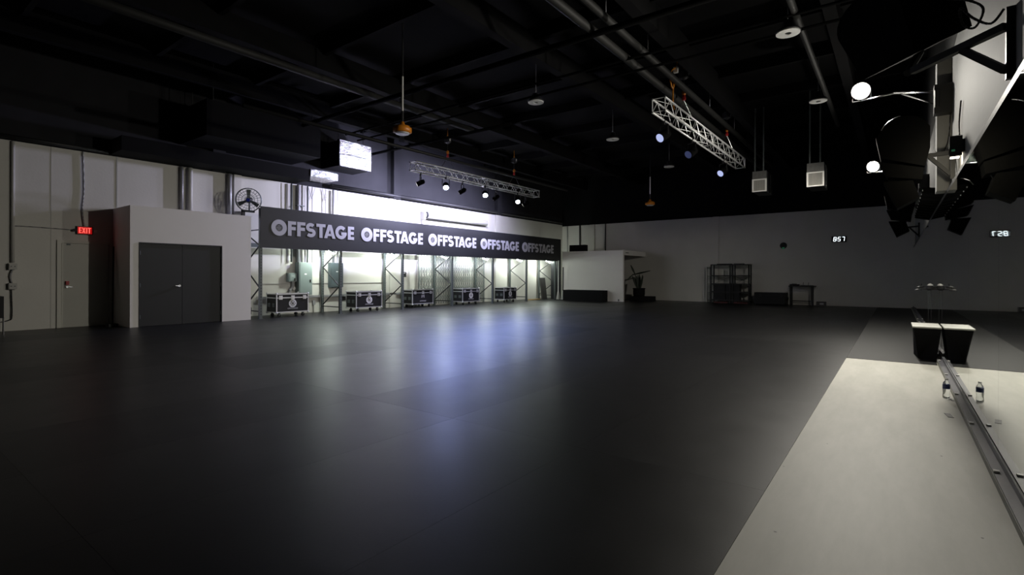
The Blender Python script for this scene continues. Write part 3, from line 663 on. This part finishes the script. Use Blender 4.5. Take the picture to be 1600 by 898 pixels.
t = thing('wire_rack', (-7.42, 26.15, ZF), 'thin wire rack left of the black shelving unit', 'rack')
for y in (25.9, 26.35): MB().cyl((-7.42, y, ZF), (-7.42, y, 1.75), .012, 6).build('rack_upright', 'pipe_dark', t)
for z in (.12, .5, .9, 1.3, 1.7): MB().cyl((-7.42, 25.9, z), (-7.42, 26.35, z), .01, 6).build('rack_rung', 'pipe_dark', t)
t = thing('equipment_case', (-4.62, 25.9, ZF), 'low black trunk between the shelving unit and the work table', 'trunk')
MB().box(-5.2, -3.95, 25.55, 26.15, ZF+.03, .44).build('trunk_body', 'laminate', t); MB().box(-5.22, -3.93, 25.53, 26.17, .443, .56).build('trunk_lid', 'laminate', t)
for x in (-5.0, -4.15): MB().box(x, x+.08, 25.52, 25.55, .36, .50).build('latch', 'steel_dark', t)
for x in (-5.15, -4.05):
    for y in (25.62, 26.05): MB().cyl((x, y, ZF), (x, y, ZF+.03), .03, 8).build('foot', 'rubber', t)
MB().cyl((-3.93, 25.85, .3), (-3.86, 25.85, .3), .05, 10).build('knob', 'steel_dark', t)
t = thing('work_table', (-3.35, 26.0, ZF), 'narrow dark work table against the back wall', 'table')
MB().box(-3.85, -2.83, 25.75, 26.3, .84, .88).build('tabletop', 'steel_dark', t)
for x in (-3.78, -2.95):
    for y in (25.8, 26.22): MB().box(x-.03, x+.03, y-.03, y+.03, ZF, .84).build('leg', 'steel_dark', t)
for y in (25.8, 26.22): MB().bar((-3.75, y, .20), (-2.98, y, .20), .025, .025).build('stretcher', 'steel_dark', t)
t = thing('toolbox', (-3.55, 25.95, .88), 'small black toolbox on the left of the work table', 'toolbox'); MB().box(-3.82, -3.45, 25.85, 26.1, .881, .95).build('toolbox_body', 'laminate', t); MB().bar((-3.75, 25.97, .965), (-3.55, 25.97, .965), .02, .02).build('handle', 'rubber', t)
t = thing('tool_stand', (-3.2, 25.95, .88), 'two thin upright rods standing on the work table', 'tool'); MB().box(-3.4, -2.9, 25.9, 26.05, .881, .905).build('stand_base', 'steel_dark', t)
for x in (-3.3, -3.1): MB().cyl((x, 25.97, .905), (x+.01, 25.97, 1.03), .010, 6).build('rod', 'steel_dark', t)
t = thing('small_crate', (-2.6, 26.0, ZF), 'small dark crate on floor right of the work table', 'crate')
mb = MB(); mb.box(-2.78, -2.43, 25.8, 25.82, ZF, .20); mb.box(-2.78, -2.43, 26.1, 26.12, ZF, .20); mb.box(-2.78, -2.76, 25.82, 26.1, ZF, .20); mb.box(-2.45, -2.43, 25.82, 26.1, ZF, .20); mb.box(-2.76, -2.45, 25.82, 26.1, ZF, .03); mb.build('crate_body', 'brown', t); MB().box(-2.65, -2.5, 25.79, 25.80, .07, .15).build('crate_label', 'grey_print', t)
t = thing('digital_clock', (-1.98, YB-.05, 2.78), 'digital wall clock with white digits reading 8:57', 'clock')
MB().box(-2.27, -1.72, YB-.06, YB, 2.80, 3.06).build('clock_case', 'rubber', t)
fnC = lambda u, v, d: (u+(v-2.93)*.12, YB-.062-d, v)
SEG = {'8': 'abcdefg', '5': 'acdfg', '7': 'abc'}
def digit(ch, u):
    w_, h, q = .085, .17, .02; z = 2.93-h/2; mb = MB()
    S_ = {'a': ((0, h), (w_, h)), 'b': ((w_, h), (w_, h/2)), 'c': ((w_, h/2), (w_, 0)), 'd': ((0, 0), (w_, 0)), 'e': ((0, 0), (0, h/2)), 'f': ((0, h/2), (0, h)), 'g': ((0, h/2), (w_, h/2))}
    for s_ in SEG[ch]:
        (a, b), (c_, d_) = S_[s_]; stroke(mb, [(u+a, z+b), (u+c_, z+d_)], q, fnC, .004)
    mb.build('digit', 'em_clock', t)
digit('8', -2.19); digit('5', -2.03); digit('7', -1.88)
mb = MB()
for v in (2.895, 2.965): mb.prism(arc(-2.063, v, .011, .011, 0, 315, 8), fnC, .004)
mb.build('colon', 'em_clock', t)
t = thing('alarm_light', (-4.17, YB-.05, 2.6), 'small dark alarm unit glowing green on the back wall', 'alarm')
MB().lathe((-4.17, YB, 2.72), [(.15, 0), (.15, .03), (.10, .05)], 14, (0, -1, 0)).build('alarm_body', 'steel_dark', t); MB().box(-4.22, -4.12, YB-.06, YB-.02, 2.56, 2.64).build('alarm_lens', 'em_green', t)
for x, r, m, lb in ((-14.85, .05, 'pipe_dark', 'thick dark pipe on the back wall above the crates'), (-13.2, .03, 'steel_dark', 'thin black pipe on the back wall over the partition')):
    pipe('wall_pipe', [(x, YB-.06, 4.24), (x, YB-.06, 2.585)], r, m, lb, 'pipe')
pipe('wall_pipe', [(-15.7, YB-.06, 4.24), (-15.7, YB-.06, 2.4)], .02, 'conduit', 'thin grey pipe in the back left corner', 'pipe')

# ------------------------------------------------------------------ ducts over the boxed entry
t = thing('supply_duct', (-15.5, 10.95, 5.0), 'big black duct with a crinkled foil side above the sign', 'duct')
MB().box(-16.09, -15.02, 10.32, 11.6, 5.0, 5.86).build('duct_body', 'black_wall', t); 
mb = MB(); mb.box(-15.02, -15.0, 10.31, 11.6, 5.41, 5.865); mb.box(-15.02, -15.0, 10.31, 11.6, 4.99, 5.39); mb.build('foil_side', 'foil', t, 'shiny crinkled foil facing')
MB().box(-15.1, -14.99, 10.28, 10.31, 4.98, 5.88).build('foil_edge', 'black_wall', t)
for y in (10.4, 11.4): MB().cyl((-15.2, y, 5.86), (-15.2, y, ZC), .012, 6).build('hanger', 'steel_dark', t)
t = thing('wall_duct', (-15.65, 7.5, 4.4), 'low black duct with foil end running along the left wall', 'duct')
MB().box(-16.09, -15.22, 4.3, 9.36, 4.36, 4.72).build('duct_body', 'black_wall', t); MB().box(-16.0, -15.2, 9.37, 10.38, 4.50, 4.74).build('foil_end', 'foil', t, 'shiny crinkled foil end')
t = thing('black_unit', (-15.2, 7.2, 5.0), 'large black air handler hung in the dark upper left', 'air handler')
MB().box(-16.08, -14.4, 5.9, 9.2, 4.95, 5.9).build('unit_body', 'black_wall', t)
for x, y in ((-14.5, 6.1), (-14.5, 9.0), (-15.8, 6.1), (-15.8, 9.0)): MB().cyl((x, y, 5.9), (x, y, ZC), .012, 6).build('hanger', 'steel_dark', t)
pipe('ceiling_pipe', [(-16.02, 2.0, 4.40), (-16.02, 4.25, 4.40)], .05, 'steel_dark', 'black pipe along the top of the left wall near exit sign', 'pipe')
pipe('ceiling_pipe', [(-15.95, 10.6, 4.45), (-15.95, 26.2, 4.45)], .07, 'steel_dark', 'black pipe running along the wall top above the sign', 'pipe')
pipe('ceiling_pipe', [(-11.6, 5.5, 5.05), (-11.6, 19.5, 5.05)], .05, 'steel_dark', 'black sprinkler pipe crossing before the blue lit ceiling', 'pipe')
pipe('ceiling_pipe', [(-4.58, -3.5, 5.9), (-4.58, 24, 5.9)], .085, 'pipe_dark', 'left grey ceiling pipe of the long parallel pair', 'pipe')
pipe('ceiling_pipe', [(-4.25, -3.5, 6.0), (-4.25, 24, 6.0)], .075, 'pipe_dark', 'right grey ceiling pipe of the long parallel pair', 'pipe')
pipe('ceiling_pipe', [(-1.42, -3.5, 5.9), (-1.42, 18.4, 5.9)], .06, 'pipe_dark', 'single grey ceiling pipe passing the round ceiling lights', 'pipe')
pipe('ceiling_pipe', [(-11.0, -3.5, 6.0), (-11.0, 12.5, 6.0)], .09, 'pipe_dark', 'faint long pipe across the dark left ceiling', 'pipe')
for y, r, z, lb in ((8.55, .06, 5.8, 'nearest thick black pipe crossing the ceiling'), (10.05, .03, 5.85, 'upper of two thin black pipes crossing above the right truss'), (10.5, .03, 5.75, 'lower of two thin black pipes crossing above the right truss'), (11.8, .05, 5.68, 'black pipe crossing beside the foil duct')):
    pipe('cross_pipe', [(-14.3, y, z), (.55, y, z)] if y != 11.8 else [(-16.09, y, z), (-8.9, y, z)], r, 'matte', lb, 'pipe')
rr = random.Random(5)
HL = ['near the top of the frame', 'left of the right truss', 'over the right truss', 'beyond the right truss']
for i, (x, y, z) in enumerate(((-4.3, 8.6, 6.0), (-4.3, 10.6, 6.0), (-4.3, 15.2, 6.0), (-4.3, 18.0, 6.0))):
    pipe('pipe_hanger', [(x, y, z), (x, y, ZC)], .008, 'conduit', 'thin rod holding the parallel pipes, '+HL[i], 'hanger', 'pipe hanger rods')

# ------------------------------------------------------------------ trusses with hoists and stage lights
def truss(x0, x1, y0, y1, z0, z1, label):
    t = thing('lighting_truss', ((x0+x1)/2, (y0+y1)/2, z0), label, 'truss', 'box trusses hung from the ceiling')
    cs = [(x, z) for x in (x0, x1) for z in (z0, z1)]
    for x, z in cs: MB().cyl((x, y0, z), (x, y1, z), .025, 10).build('chord', 'alu', t, smooth=True)
    ym = (y0+y1)/2; n = 24; dy = (y1-y0)/n; half = n//2
    for (a, b) in ((0, 1), (2, 3), (0, 2), (1, 3)):
        A, B = cs[a], cs[b]
        m_ = n if A[0] == B[0] else 10; dq = (y1-y0)/m_
        for i in range(m_):
            P, Q = (A, B) if i % 2 == 0 else (B, A)
            MB().cyl((P[0], y0+i*dq+.012, P[1]), (Q[0], y0+(i+1)*dq-.012, Q[1]), .010 if m_ == n else .007, 6).build('lacing', 'alu', t)
    for y in (y0+.012, ym-.045, ym+.045, y1-.012):
        for (a, b) in ((0, 1), (2, 3), (0, 2), (1, 3)): MB().cyl((cs[a][0], y, cs[a][1]), (cs[b][0], y, cs[b][1]), .012, 6).build('end_strut', 'alu', t)
    for x, z in cs:
        for y, q in ((y0, -.03), (y1, .03)): MB().cyl((x, y, z), (x, y+q, z), .02, 8).build('spigot', 'steel_dark', t)
    return t
truss(-4.5, -4.2, 11.36, 19.03, 5.06, 5.36, 'bright aluminium box truss hanging at the right')
truss(-13.85, -13.55, 12.4, 20.2, 5.02, 5.32, 'aluminium box truss hanging over the sign at the left')
def hoist(x, y, zt, label, cord=False):
    t = thing('chain_hoist', (x, y, zt+.03), label, 'hoist', 'chain hoists above the trusses')
    mb = MB(); mb.lathe((x, y, 6.32), [(.05, 0), (.09, .03), (.09, .22), (.05, .25)], 14); mb.box(x-.12, x+.12, y-.07, y+.07, 6.36, 6.52); mb.build('hoist_body', 'gadget', t)
    MB().box(x+.121, x+.126, y-.03, y+.03, 6.40, 6.50).build('hoist_plate', 'white_print', t)
    mb = MB(); mb.cyl((x, y, 6.57), (x, y, ZC), .012, 8); mb.ring((x, y, 6.60), (1, 0, 0), .035, .010, 12, 5); mb.build('top_hook', 'cord_orange', t)
    MB().cyl((x, y, 6.05), (x, y, 6.32), .012, 6).build('chain', 'steel_dark', t)
    MB().lathe((x, y, 5.92), [(.03, 0), (.055, .03), (.055, .10), (.02, .14)], 12).build('hook_block', 'orange', t, smooth=True)
    MB().lathe((x, y, 5.79), [(.045, 0), (.05, .05), (.03, .13)], 10).build('sling_head', 'red', t)
    for q in (-1, 1):
        MB().cyl((x, y, 5.80), (x+.14*q*.9, y+.24*q, zt+.025), .010, 6).build('bridle', 'chrome', t)
    return t
hoist(-4.35, 13.1, 5.36, 'chain hoist with orange hook at the near end of right truss')
hoist(-4.35, 17.25, 5.36, 'chain hoist with orange hook at the far end of right truss')
hoist(-13.7, 14.15, 5.32, 'dark chain hoist at the near end of left truss')
hoist(-13.7, 18.4, 5.32, 'dark chain hoist at the far end of left truss')
t = thing('power_cord', (-4.35, 12.4, 5.4), 'orange power cord looping down to the right truss', 'cord')
pts = [(-4.35, 12.62, ZC), (-4.35, 12.55, 6.5), (-4.35, 12.2, 6.25), (-4.35, 12.12, 6.02), (-4.35, 12.25, 5.86), (-4.35, 12.38, 5.95), (-4.35, 12.35, 6.1), (-4.35, 12.30, 5.6), (-4.35, 12.4, 5.37)]
MB().tube(curve(pts), .018, 6).build('cord_run', 'cord_orange', t); MB().box(-4.40, -4.30, 12.46, 12.54, 6.30, 6.44).build('plug', 'white_plastic', t)

def par(x, y, zt, aim, label, lens, light=None, r=.11, L=.26, cat='stage light'):
    """can lamp hung under a truss chord at (x, y, zt)"""
    t = thing('stage_light', (x, y, zt-.42), label, cat, 'stage lights on the trusses')
    d = Vector(aim).normalized(); c = Vector((x, y, zt-.36))
    s_ = d.cross(Vector((0,0,1))).normalized()
    MB().lathe(c-d*L*.55, [(r*.55, 0), (r*.95, .05), (r, L*.9), (r*1.05, L)], 16, d).build('can', 'matte', t, smooth=True)
    MB().lathe(c+d*(L*.45), [(r*.88, 0), (r*.88, .006)], 18, d).build('lens', lens, t)
    mb = MB(); top = Vector((x, y, zt-.12))
    for q in (-1, 1): mb.bar(c+s_*q*(r+.02), top+s_*q*(r+.02), .012, .03)
    mb.bar(top-s_*(r+.025), top+s_*(r+.025), .03, .012); mb.build('yoke', 'steel_dark', t)
    mb = MB(); mb.box(x-.025, x+.025, y-.025, y+.025, zt-.115, zt-.03); mb.ring((x, y, zt), (0, 1, 0), .035, .012, 12, 5); mb.build('clamp', 'steel_dark', t)
    if light:
        P, C_, ang = light; lamp('stage_light_beam', 'SPOT', tuple(c+d*(L*.45+.03)), P, C_, tuple(c+d*3), .08, ang, .6, t)
    return t
# left truss: three lamps facing the room, four washing the wall above the sign
for i, y in enumerate((13.9, 16.2, 18.46)):
    par(-13.55, y, 5.02, (.55, -.50, -.72), '%s of three bright round lamps facing out on the left truss' % ['nearest', 'middle', 'farthest'][i], 'em_par', (BLUE_W, BLUE_C, 62))
for i, (y, aim) in enumerate(((12.9, (-.75, -.55, -.42)), (15.15, (-.85, -.25, -.45)), (17.3, (-.85, -.15, -.45)), (19.5, (-.85, -.3, -.45)))):
    par(-13.85, y, 5.02, aim, '%s black wash light aimed at the wall, on the left truss' % ORD[i], 'em_wash', (WASH_W*(1.2, 1.2, .8, .15)[i], WASH_C, 165), .09, .3)
for i, (y, ln) in enumerate(((12.1, 'em_par_dim'), (14.2, 'em_par_faint'), (17.4, 'em_par_dim'))):
    par(-4.5, y, 5.06, (-.35, -.75, -.55), '%s stage light under the right truss, square bluish lens' % ['nearest', 'middle unlit', 'farthest'][i], ln, None, .12, .34)
# ------------------------------------------------------------------ ceiling fans, high-bay lights, unit heaters
for (x, y), lb in (((-8.8, 7.65), 'large orange hubbed ceiling fan on white rod, nearer one'), ((-8.8, 22.0), 'small distant orange hubbed ceiling fan near the back wall')):
    t = thing('ceiling_fan', (x, y, 4.4), lb, 'ceiling fan', 'orange ceiling fans')
    MB().cyl((x, y, 4.95), (x, y, 5.72), .022, 10).build('rod', 'white_plastic', t); MB().cyl((x, y, 4.70), (x, y, 4.95), .026, 10).build('coupling', 'steel_dark', t)
    MB().cyl((x, y, 5.72), (x, y, ZC), .02, 8).build('upper_rod', 'steel_dark', t)
    MB().lathe((x, y, 4.46), [(.17, 0), (.205, .02), (.205, .11), (.17, .145), (.06, .18), (.04, .25)], 20).build('hub', 'orange', t, smooth=True)
    MB().lathe((x, y, 4.43), [(.12, 0), (.15, .012), (.16, .03)], 20).build('bottom_cap', 'alu', t)
    for k in range(3):
        a = .35+k*2*PI/3; q = Vector((math.cos(a), math.sin(a), 0)); n_ = Vector((-q.y, q.x, 0)); c = Vector((x, y, 4.56))
        MB().quadbox([c+q*.2-n_*.05, c+q*1.2-n_*.06, c+q*1.2+n_*.06+Vector((0,0,.012)), c+q*.2+n_*.05+Vector((0,0,.015)), c+q*.2-n_*.05+Vector((0,0,.006)), c+q*1.2-n_*.06+Vector((0,0,.006)), c+q*1.2+n_*.06+Vector((0,0,.018)), c+q*.2+n_*.05+Vector((0,0,.021))]).build('blade', 'matte', t)
HB = [((-1.55, 10.24), 'unlit white ring ceiling light, nearest, at top of frame'), ((-1.55, 14.66), 'unlit white ring ceiling light below the nearest one'), ((-7.22, 10.6), 'unlit hanging dome light left of the right truss, nearest'), ((-7.22, 14.94), 'unlit hanging dome light, middle of the left row'), ((-7.22, 20.0), 'unlit hanging dome light, farthest of the left row')]
for (x, y), lb in HB:
    t = thing('high_bay_light', (x, y, 5.6), lb, 'ceiling light', 'unlit high-bay lights')
    MB().lathe((x, y, 5.64), [(.20, 0), (.21, .02), (.16, .06), (.09, .10), (.08, .20), (.03, .22)], 20).build('housing', 'steel_dark', t, smooth=True)
    mb = MB(); mb.ring((x, y, 5.632), (0, 0, 1), .125, .012, 24, 6)
    k0 = len(mb.v); n = 24
    for i in range(n):
        a = 2*PI*i/n
        for r, z in ((.055, 5.622), (.195, 5.622), (.195, 5.638), (.055, 5.638)): mb.v.append((x+r*math.cos(a), y+r*math.sin(a), z))
    for i in range(n):
        j = (i+1) % n
        for p in range(4): mb.f.append((k0+i*4+p, k0+j*4+p, k0+j*4+(p+1) % 4, k0+i*4+(p+1) % 4))
    mb.build('ring_lens', 'lens_off', t); MB().cyl((x, y, 5.86), (x, y, ZC), .008, 6).build('suspension', 'conduit', t); MB().ring((x, y, 5.90), (1, 0, 0), .03, .007, 12, 5).build('hook', 'chrome', t)
def heater(x0, y0, z0, sz, label, off):
    t = thing('air_diffuser', (x0+sz/2, y0+sz*.6, z0), label, 'air diffuser', 'hung air diffuser boxes')
    x1, z1 = x0+sz, z0+sz*1.62
    MB().box(x0, x1, y0, y0+1.0, z0, z1).build('duct_box', 'gadget', t)
    mb = MB(); e = .035
    mb.box(x0-.01, x0+e, y0-.03, y0, z0, z0+sz*1.0); mb.box(x1-e, x1+.01, y0-.03, y0, z0, z0+sz); mb.box(x0+e, x1-e, y0-.03, y0, z0, z0+e); mb.box(x0+e, x1-e, y0-.03, y0, z0+sz-e, z0+sz); mb.build('grille_frame', 'white_plastic', t)
    n = 11
    for k in range(n):
        x = x0+e+.005+(sz-2*e-.01)*(k+.5)/n; MB().box(x-.010, x+.008, y0-.02, y0-.002, z0+e, z0+sz-e).build('vane', 'vane', t)
    MB().box(x0-.004, x1+.004, y0-.012, y0-.001, z0+sz, z1).build('foil_front', 'foil_dull', t); MB().box(x1, x1+.012, y0+.55, y0+.75, z0, z1).build('foil_band', 'foil', t)
    for x in (x0+.06, x1-.1): MB().box(x-.02, x+.02, y0+.05, y0+.07, z1, ZC).build('strap', 'galv', t)
heater(-3.84, 18.5, 4.10, .42, 'left hung air diffuser box with white grille', 0)
heater(-2.13, 17.5, 3.96, .43, 'right hung air diffuser box with white grille, slightly higher', 0)

# ------------------------------------------------------------------ loudspeakers on brackets along the right wall
SY = [4.65, 8.93, 15.0, 21.4]
BL = ['nearest triangular wall bracket at the top right corner', 'second triangular wall bracket just above the mirror edge', 'third wall bracket, behind the lower floodlight', 'farthest wall bracket above the mirror end']
for y, bl in zip(SY, BL):
    t = thing('wall_bracket', (XR, y, 2.6), bl, 'bracket', 'speaker brackets along the right wall')
    MB().box(XR-.045, XR, y-.025, y+.025, 2.6, 3.07).build('wall_strut', 'steel_dark', t)
    a, b = Vector((XR-.045, y, 2.95)), Vector((.10, y+.50, 2.93)) if y < 5 else Vector((.30, y-.03, 2.93))
    MB().bar(a, b, .045, .05).build('arm', 'steel_dark', t); MB().bar((XR-.045, y, 2.66), tuple(a+(b-a)*(.42 if y < 5 else .8)+Vector((0, 0, -.02))), .04, .045).build('brace', 'steel_dark', t)
y = SY[0]
s = thing('loudspeaker', (.0, y+.60, 2.99), 'huge black loudspeaker filling the top right corner', 'loudspeaker', 'loudspeakers hung along the right wall')
R = Matrix.Rotation(math.radians(40), 3, 'Z') @ Matrix.Rotation(math.radians(-26), 3, 'Y')
c = Vector((.03, y+.66, 3.38)); out = [(-.30, 0), (.30, 0), (.36, .42)] + [(.36*math.cos(math.radians(q)), .42+.20*math.sin(math.radians(q))) for q in range(15, 180, 15)] + [(-.36, .42)]
MB().prism(out, lambda u, v, d: c + R @ Vector((-.24+d, u, v-.27)), .46).build('cabinet', 'matte', s)
MB().prism([(u*.9, .03+v*.9) for u, v in out], lambda u, v, d: c + R @ Vector((-.24-d, u, v-.27)), .015).build('grille', 'black_fabric', s)
MB().cyl(c + R @ Vector((.05, 0, -.27)), (.04+.03, y+.53, 2.93), .03, 8).build('mount', 'steel_dark', s)
for y, sl in ((8.62, 'stacked black loudspeaker hung above the mirror, nearer of two'), (14.7, 'stacked black loudspeaker by the lower floodlight, farther of two')):
    s = thing('loudspeaker', (.05, y, 2.2), sl, 'loudspeaker', 'loudspeakers hung along the right wall')
    top = [(-.24, 2.88), (.30, 2.72), (.36, 2.95), (.36, 3.22)] + [(.06+.30*math.cos(math.radians(q)), 3.16+.24*math.sin(math.radians(q))) for q in range(30, 151, 15)] + [(-.30, 3.16)]
    MB().prism(top, lambda u, v, d: (u*.86+.035, y-.2+d, v), .46).build('cabinet', 'matte', s)
    MB().prism([(-.25, 2.83), (-.15, 2.62), (.27, 2.55), (.29, 2.70)], lambda u, v, d: (u*.86+.035, y-.2+d, v), .40).build('cabinet', 'matte', s)
    MB().prism([(-.20, 2.56), (-.03, 2.20), (.24, 2.33), (.16, 2.55)], lambda u, v, d: (u*.86+.035, y-.2+d, v), .34).build('cabinet', 'matte', s)
    mb = MB(); n = 10
    for i in range(n):
        q0, q1 = math.radians(100+i*6), math.radians(106+i*6)
        mb.cyl((.087+.263*math.cos(q0), y-.205, 3.16+.245*math.sin(q0)), (.087+.263*math.cos(q1), y-.205, 3.16+.245*math.sin(q1)), .006, 5)
    mb.build('rim', 'chrome', s, 'floodlight glint on the curved rim, shaped as a strip')  # glint of the floodlight along the arch, modelled as a bright strip
    MB().bar((.20, y+.02, 2.60), (.16, y+.02, 2.50), .05, .03).build('link_bar', 'steel_dark', s)
for k, (pts, lb) in enumerate((([(.30, 4.95, 3.35), (.40, 4.75, 3.22), (.47, 4.7, 3.12), (.44, 4.82, 3.05), (.38, 4.86, 3.10), (.36, 4.8, 3.2), (.42, 4.72, 3.08), (.5, 4.62, 2.98), (.56, 4.6, 3.05)], 'black looped cable tied near the huge loudspeaker'), ([(.42, 4.75, 3.22), (.55, 4.55, 3.35), (.58, 4.4, 3.6)], 'black cable rising from the cable loop to frame top'))):
    pipe('speaker_cable', pts, .008, 'rubber', lb, 'cable')
pipe('speaker_cable', [(.60, 9.3, 3.56), (.58, 9.40, 3.2), (.50, 9.43, 3.02), (.44, 9.5, 3.1), (.44, 9.9, 3.2)], .008, 'rubber', 'black cable drooping across the wall column', 'cable')
pipe('speaker_cable', [(.60, 7.9, 3.35), (.60, 8.1, 3.15), (.60, 8.05, 2.95), (.58, 7.8, 2.85)], .008, 'rubber', 'black cable dropping to the small green lit lamp', 'cable')
# small work lamp above the mirror with a green indicator
t = thing('accent_lamp', (.55, 7.7, 2.58), 'small black lamp with green light just above mirror edge', 'lamp')
MB().obox((.54, 7.72, 2.80), .11, .13, .22, Matrix.Rotation(.25, 3, 'X')).build('lamp_body', 'steel_dark', t); MB().box(.50, .53, 7.625, 7.64, 2.72, 2.74).build('indicator', 'em_green', t)
MB().box(.595, XR, 7.68, 7.76, 2.72, 2.86).build('wall_plate', 'steel_dark', t); MB().box(.50, .58, 7.78, 7.86, 2.675, 2.685).build('lamp_lens', 'em_work', t)
lamp('accent_lamp_light', 'SPOT', (.53, 7.9, 2.68), 26, (1, .9, .68), (.62, 9.2, 2.62), .03, 150, .8, t)
# row of angled hoods along the top of the mirror
for k in range(10):
    y = 9.85+k*.46; t = thing('mirror_hood', (.47, y, 2.53), '%s black angled hood along the mirror top, counted from camera' % ORD[k], 'hood', 'angled hoods along the mirror top')
    mb = MB(); mb.prism([(.60, y), (.60, y+.40), (.35, y+.16), (.32, y+.04)], lambda u, v, d: (u, v, 2.525+d+(.60-u)*.15), .08); mb.build('hood_shell', 'matte', t)
    MB().box(.52, .60, y+.05, y+.30, 2.61, 2.66).build('hood_base', 'steel_dark', t); MB().bar((.317, y+.035, 2.60), (.347, y+.165, 2.60), .006, .02).build('hood_edge', 'alu', t, 'thin bright front edge')

# ------------------------------------------------------------------ beside the mirror
t = thing('black_podium', (.35, 10.5, ZF), 'low black box, top coloured as lit, set against the mirror', 'box')
MB().quadbox([(.285, 10.36, ZF), (.495, 10.16, ZF), (.495, 10.92, ZF), (.24, 10.92, ZF), (.222, 10.06, .51), (.552, 10.06, .51), (.552, 10.92, .51), (.222, 10.92, .51)]).build('podium_body', 'black_cloth', t)
MB().box(.205, .555, 10.05, 10.93, .511, .532).build('podium_top', 'lit_top', t, 'top coloured pale grey as lit from above')
t = thing('mirror_gadget', (.53, 12.05, 1.0), 'small dark gadget with thin arms fixed to mirror above the box', 'gadget')
MB().lathe((.49, 12.05, 1.05), [(.03, 0), (.06, .03), (.055, .07), (.05, .09)], 14).build('gadget_body', 'gadget', t); MB().lathe((.50, 12.05, 1.14), [(.045, 0), (.035, .02), (.01, .035)], 12).build('gadget_dome', 'white_plastic', t); MB().box(.53, XM-.001, 12.02, 12.08, 1.06, 1.12).build('gadget_mount', 'steel_dark', t)
for z, y, xe in ((1.12, 12.12, .36), (1.07, 11.98, .33)):
    MB().cyl((.49, 12.05, z), (xe, y, z), .008, 6).build('gadget_arm', 'gadget', t); MB().lathe((xe, y, z-.02), [(.05, 0), (.055, .012), (.02, .03)], 12).build('gadget_pad', 'gadget', t); MB().cyl((xe, y, z-.02), (xe+.02, y-.02, z+.05), .006, 6).build('gadget_pin', 'gadget', t)
for x in (.47, .51): pipe('thin_wire', [(x, 12.05, 1.06), (x+.01, 12.0, ZF)], .003, 'gadget', ('left' if x < .5 else 'right')+' thin wire hanging from the mirror gadget to floor', 'wire')
t = thing('water_bottle', (.435, 7.2, 0), 'clear plastic water bottle with blue label beside the mirror', 'bottle')
MB().lathe((.435, 7.2, 0), [(.026, 0), (.032, .008), (.032, .03), (.029, .06), (.032, .085), (.032, .145), (.026, .165), (.013, .185), (.013, .195)], 20).build('bottle_body', 'bottle', t, smooth=True)
MB().lathe((.435, 7.2, .10), [(.0325, 0), (.0325, .045)], 20).build('bottle_label', 'label_blue', t, 'dark blue label'); MB().lathe((.435, 7.2, .193), [(.015, 0), (.015, .014), (.012, .016)], 14).build('bottle_cap', 'white_plastic', t)
single(MB().obox((.40, 6.30, .002), .045, .16, .003, Matrix.Rotation(.12, 3, 'Z')), 'floor_tape', 'brown', 'small dark strip of tape on grey floor near the bottle', 'tape')
# sliver of a stand at the left edge of the frame
t = thing('equipment_stand', (-15.5, 2.1, ZF), 'black equipment stand cut off at the left edge of frame', 'stand')
MB().box(-15.75, -15.25, 1.75, 2.24, ZF+.35, .82).build('stand_box', 'laminate', t)
for x in (-15.72, -15.28):
    for y in (1.8, 2.235): MB().cyl((x, y, ZF), (x, y, ZF+.36), .018, 8).build('leg', 'chrome', t)
# broom and bar leaning beside the boxed entry
t = thing('leaning_pole', (-15.6, 4.25, ZF), 'dark pole leaning in the shadow beside the boxed entry', 'pole')
MB().cyl((-15.5, 4.2, ZF+.03), (-15.9, 4.33, 2.0), .02, 8).build('pole_shaft', 'steel_dark', t); MB().box(-15.65, -15.4, 4.1, 4.3, ZF, ZF+.07).build('pole_head', 'rubber', t)
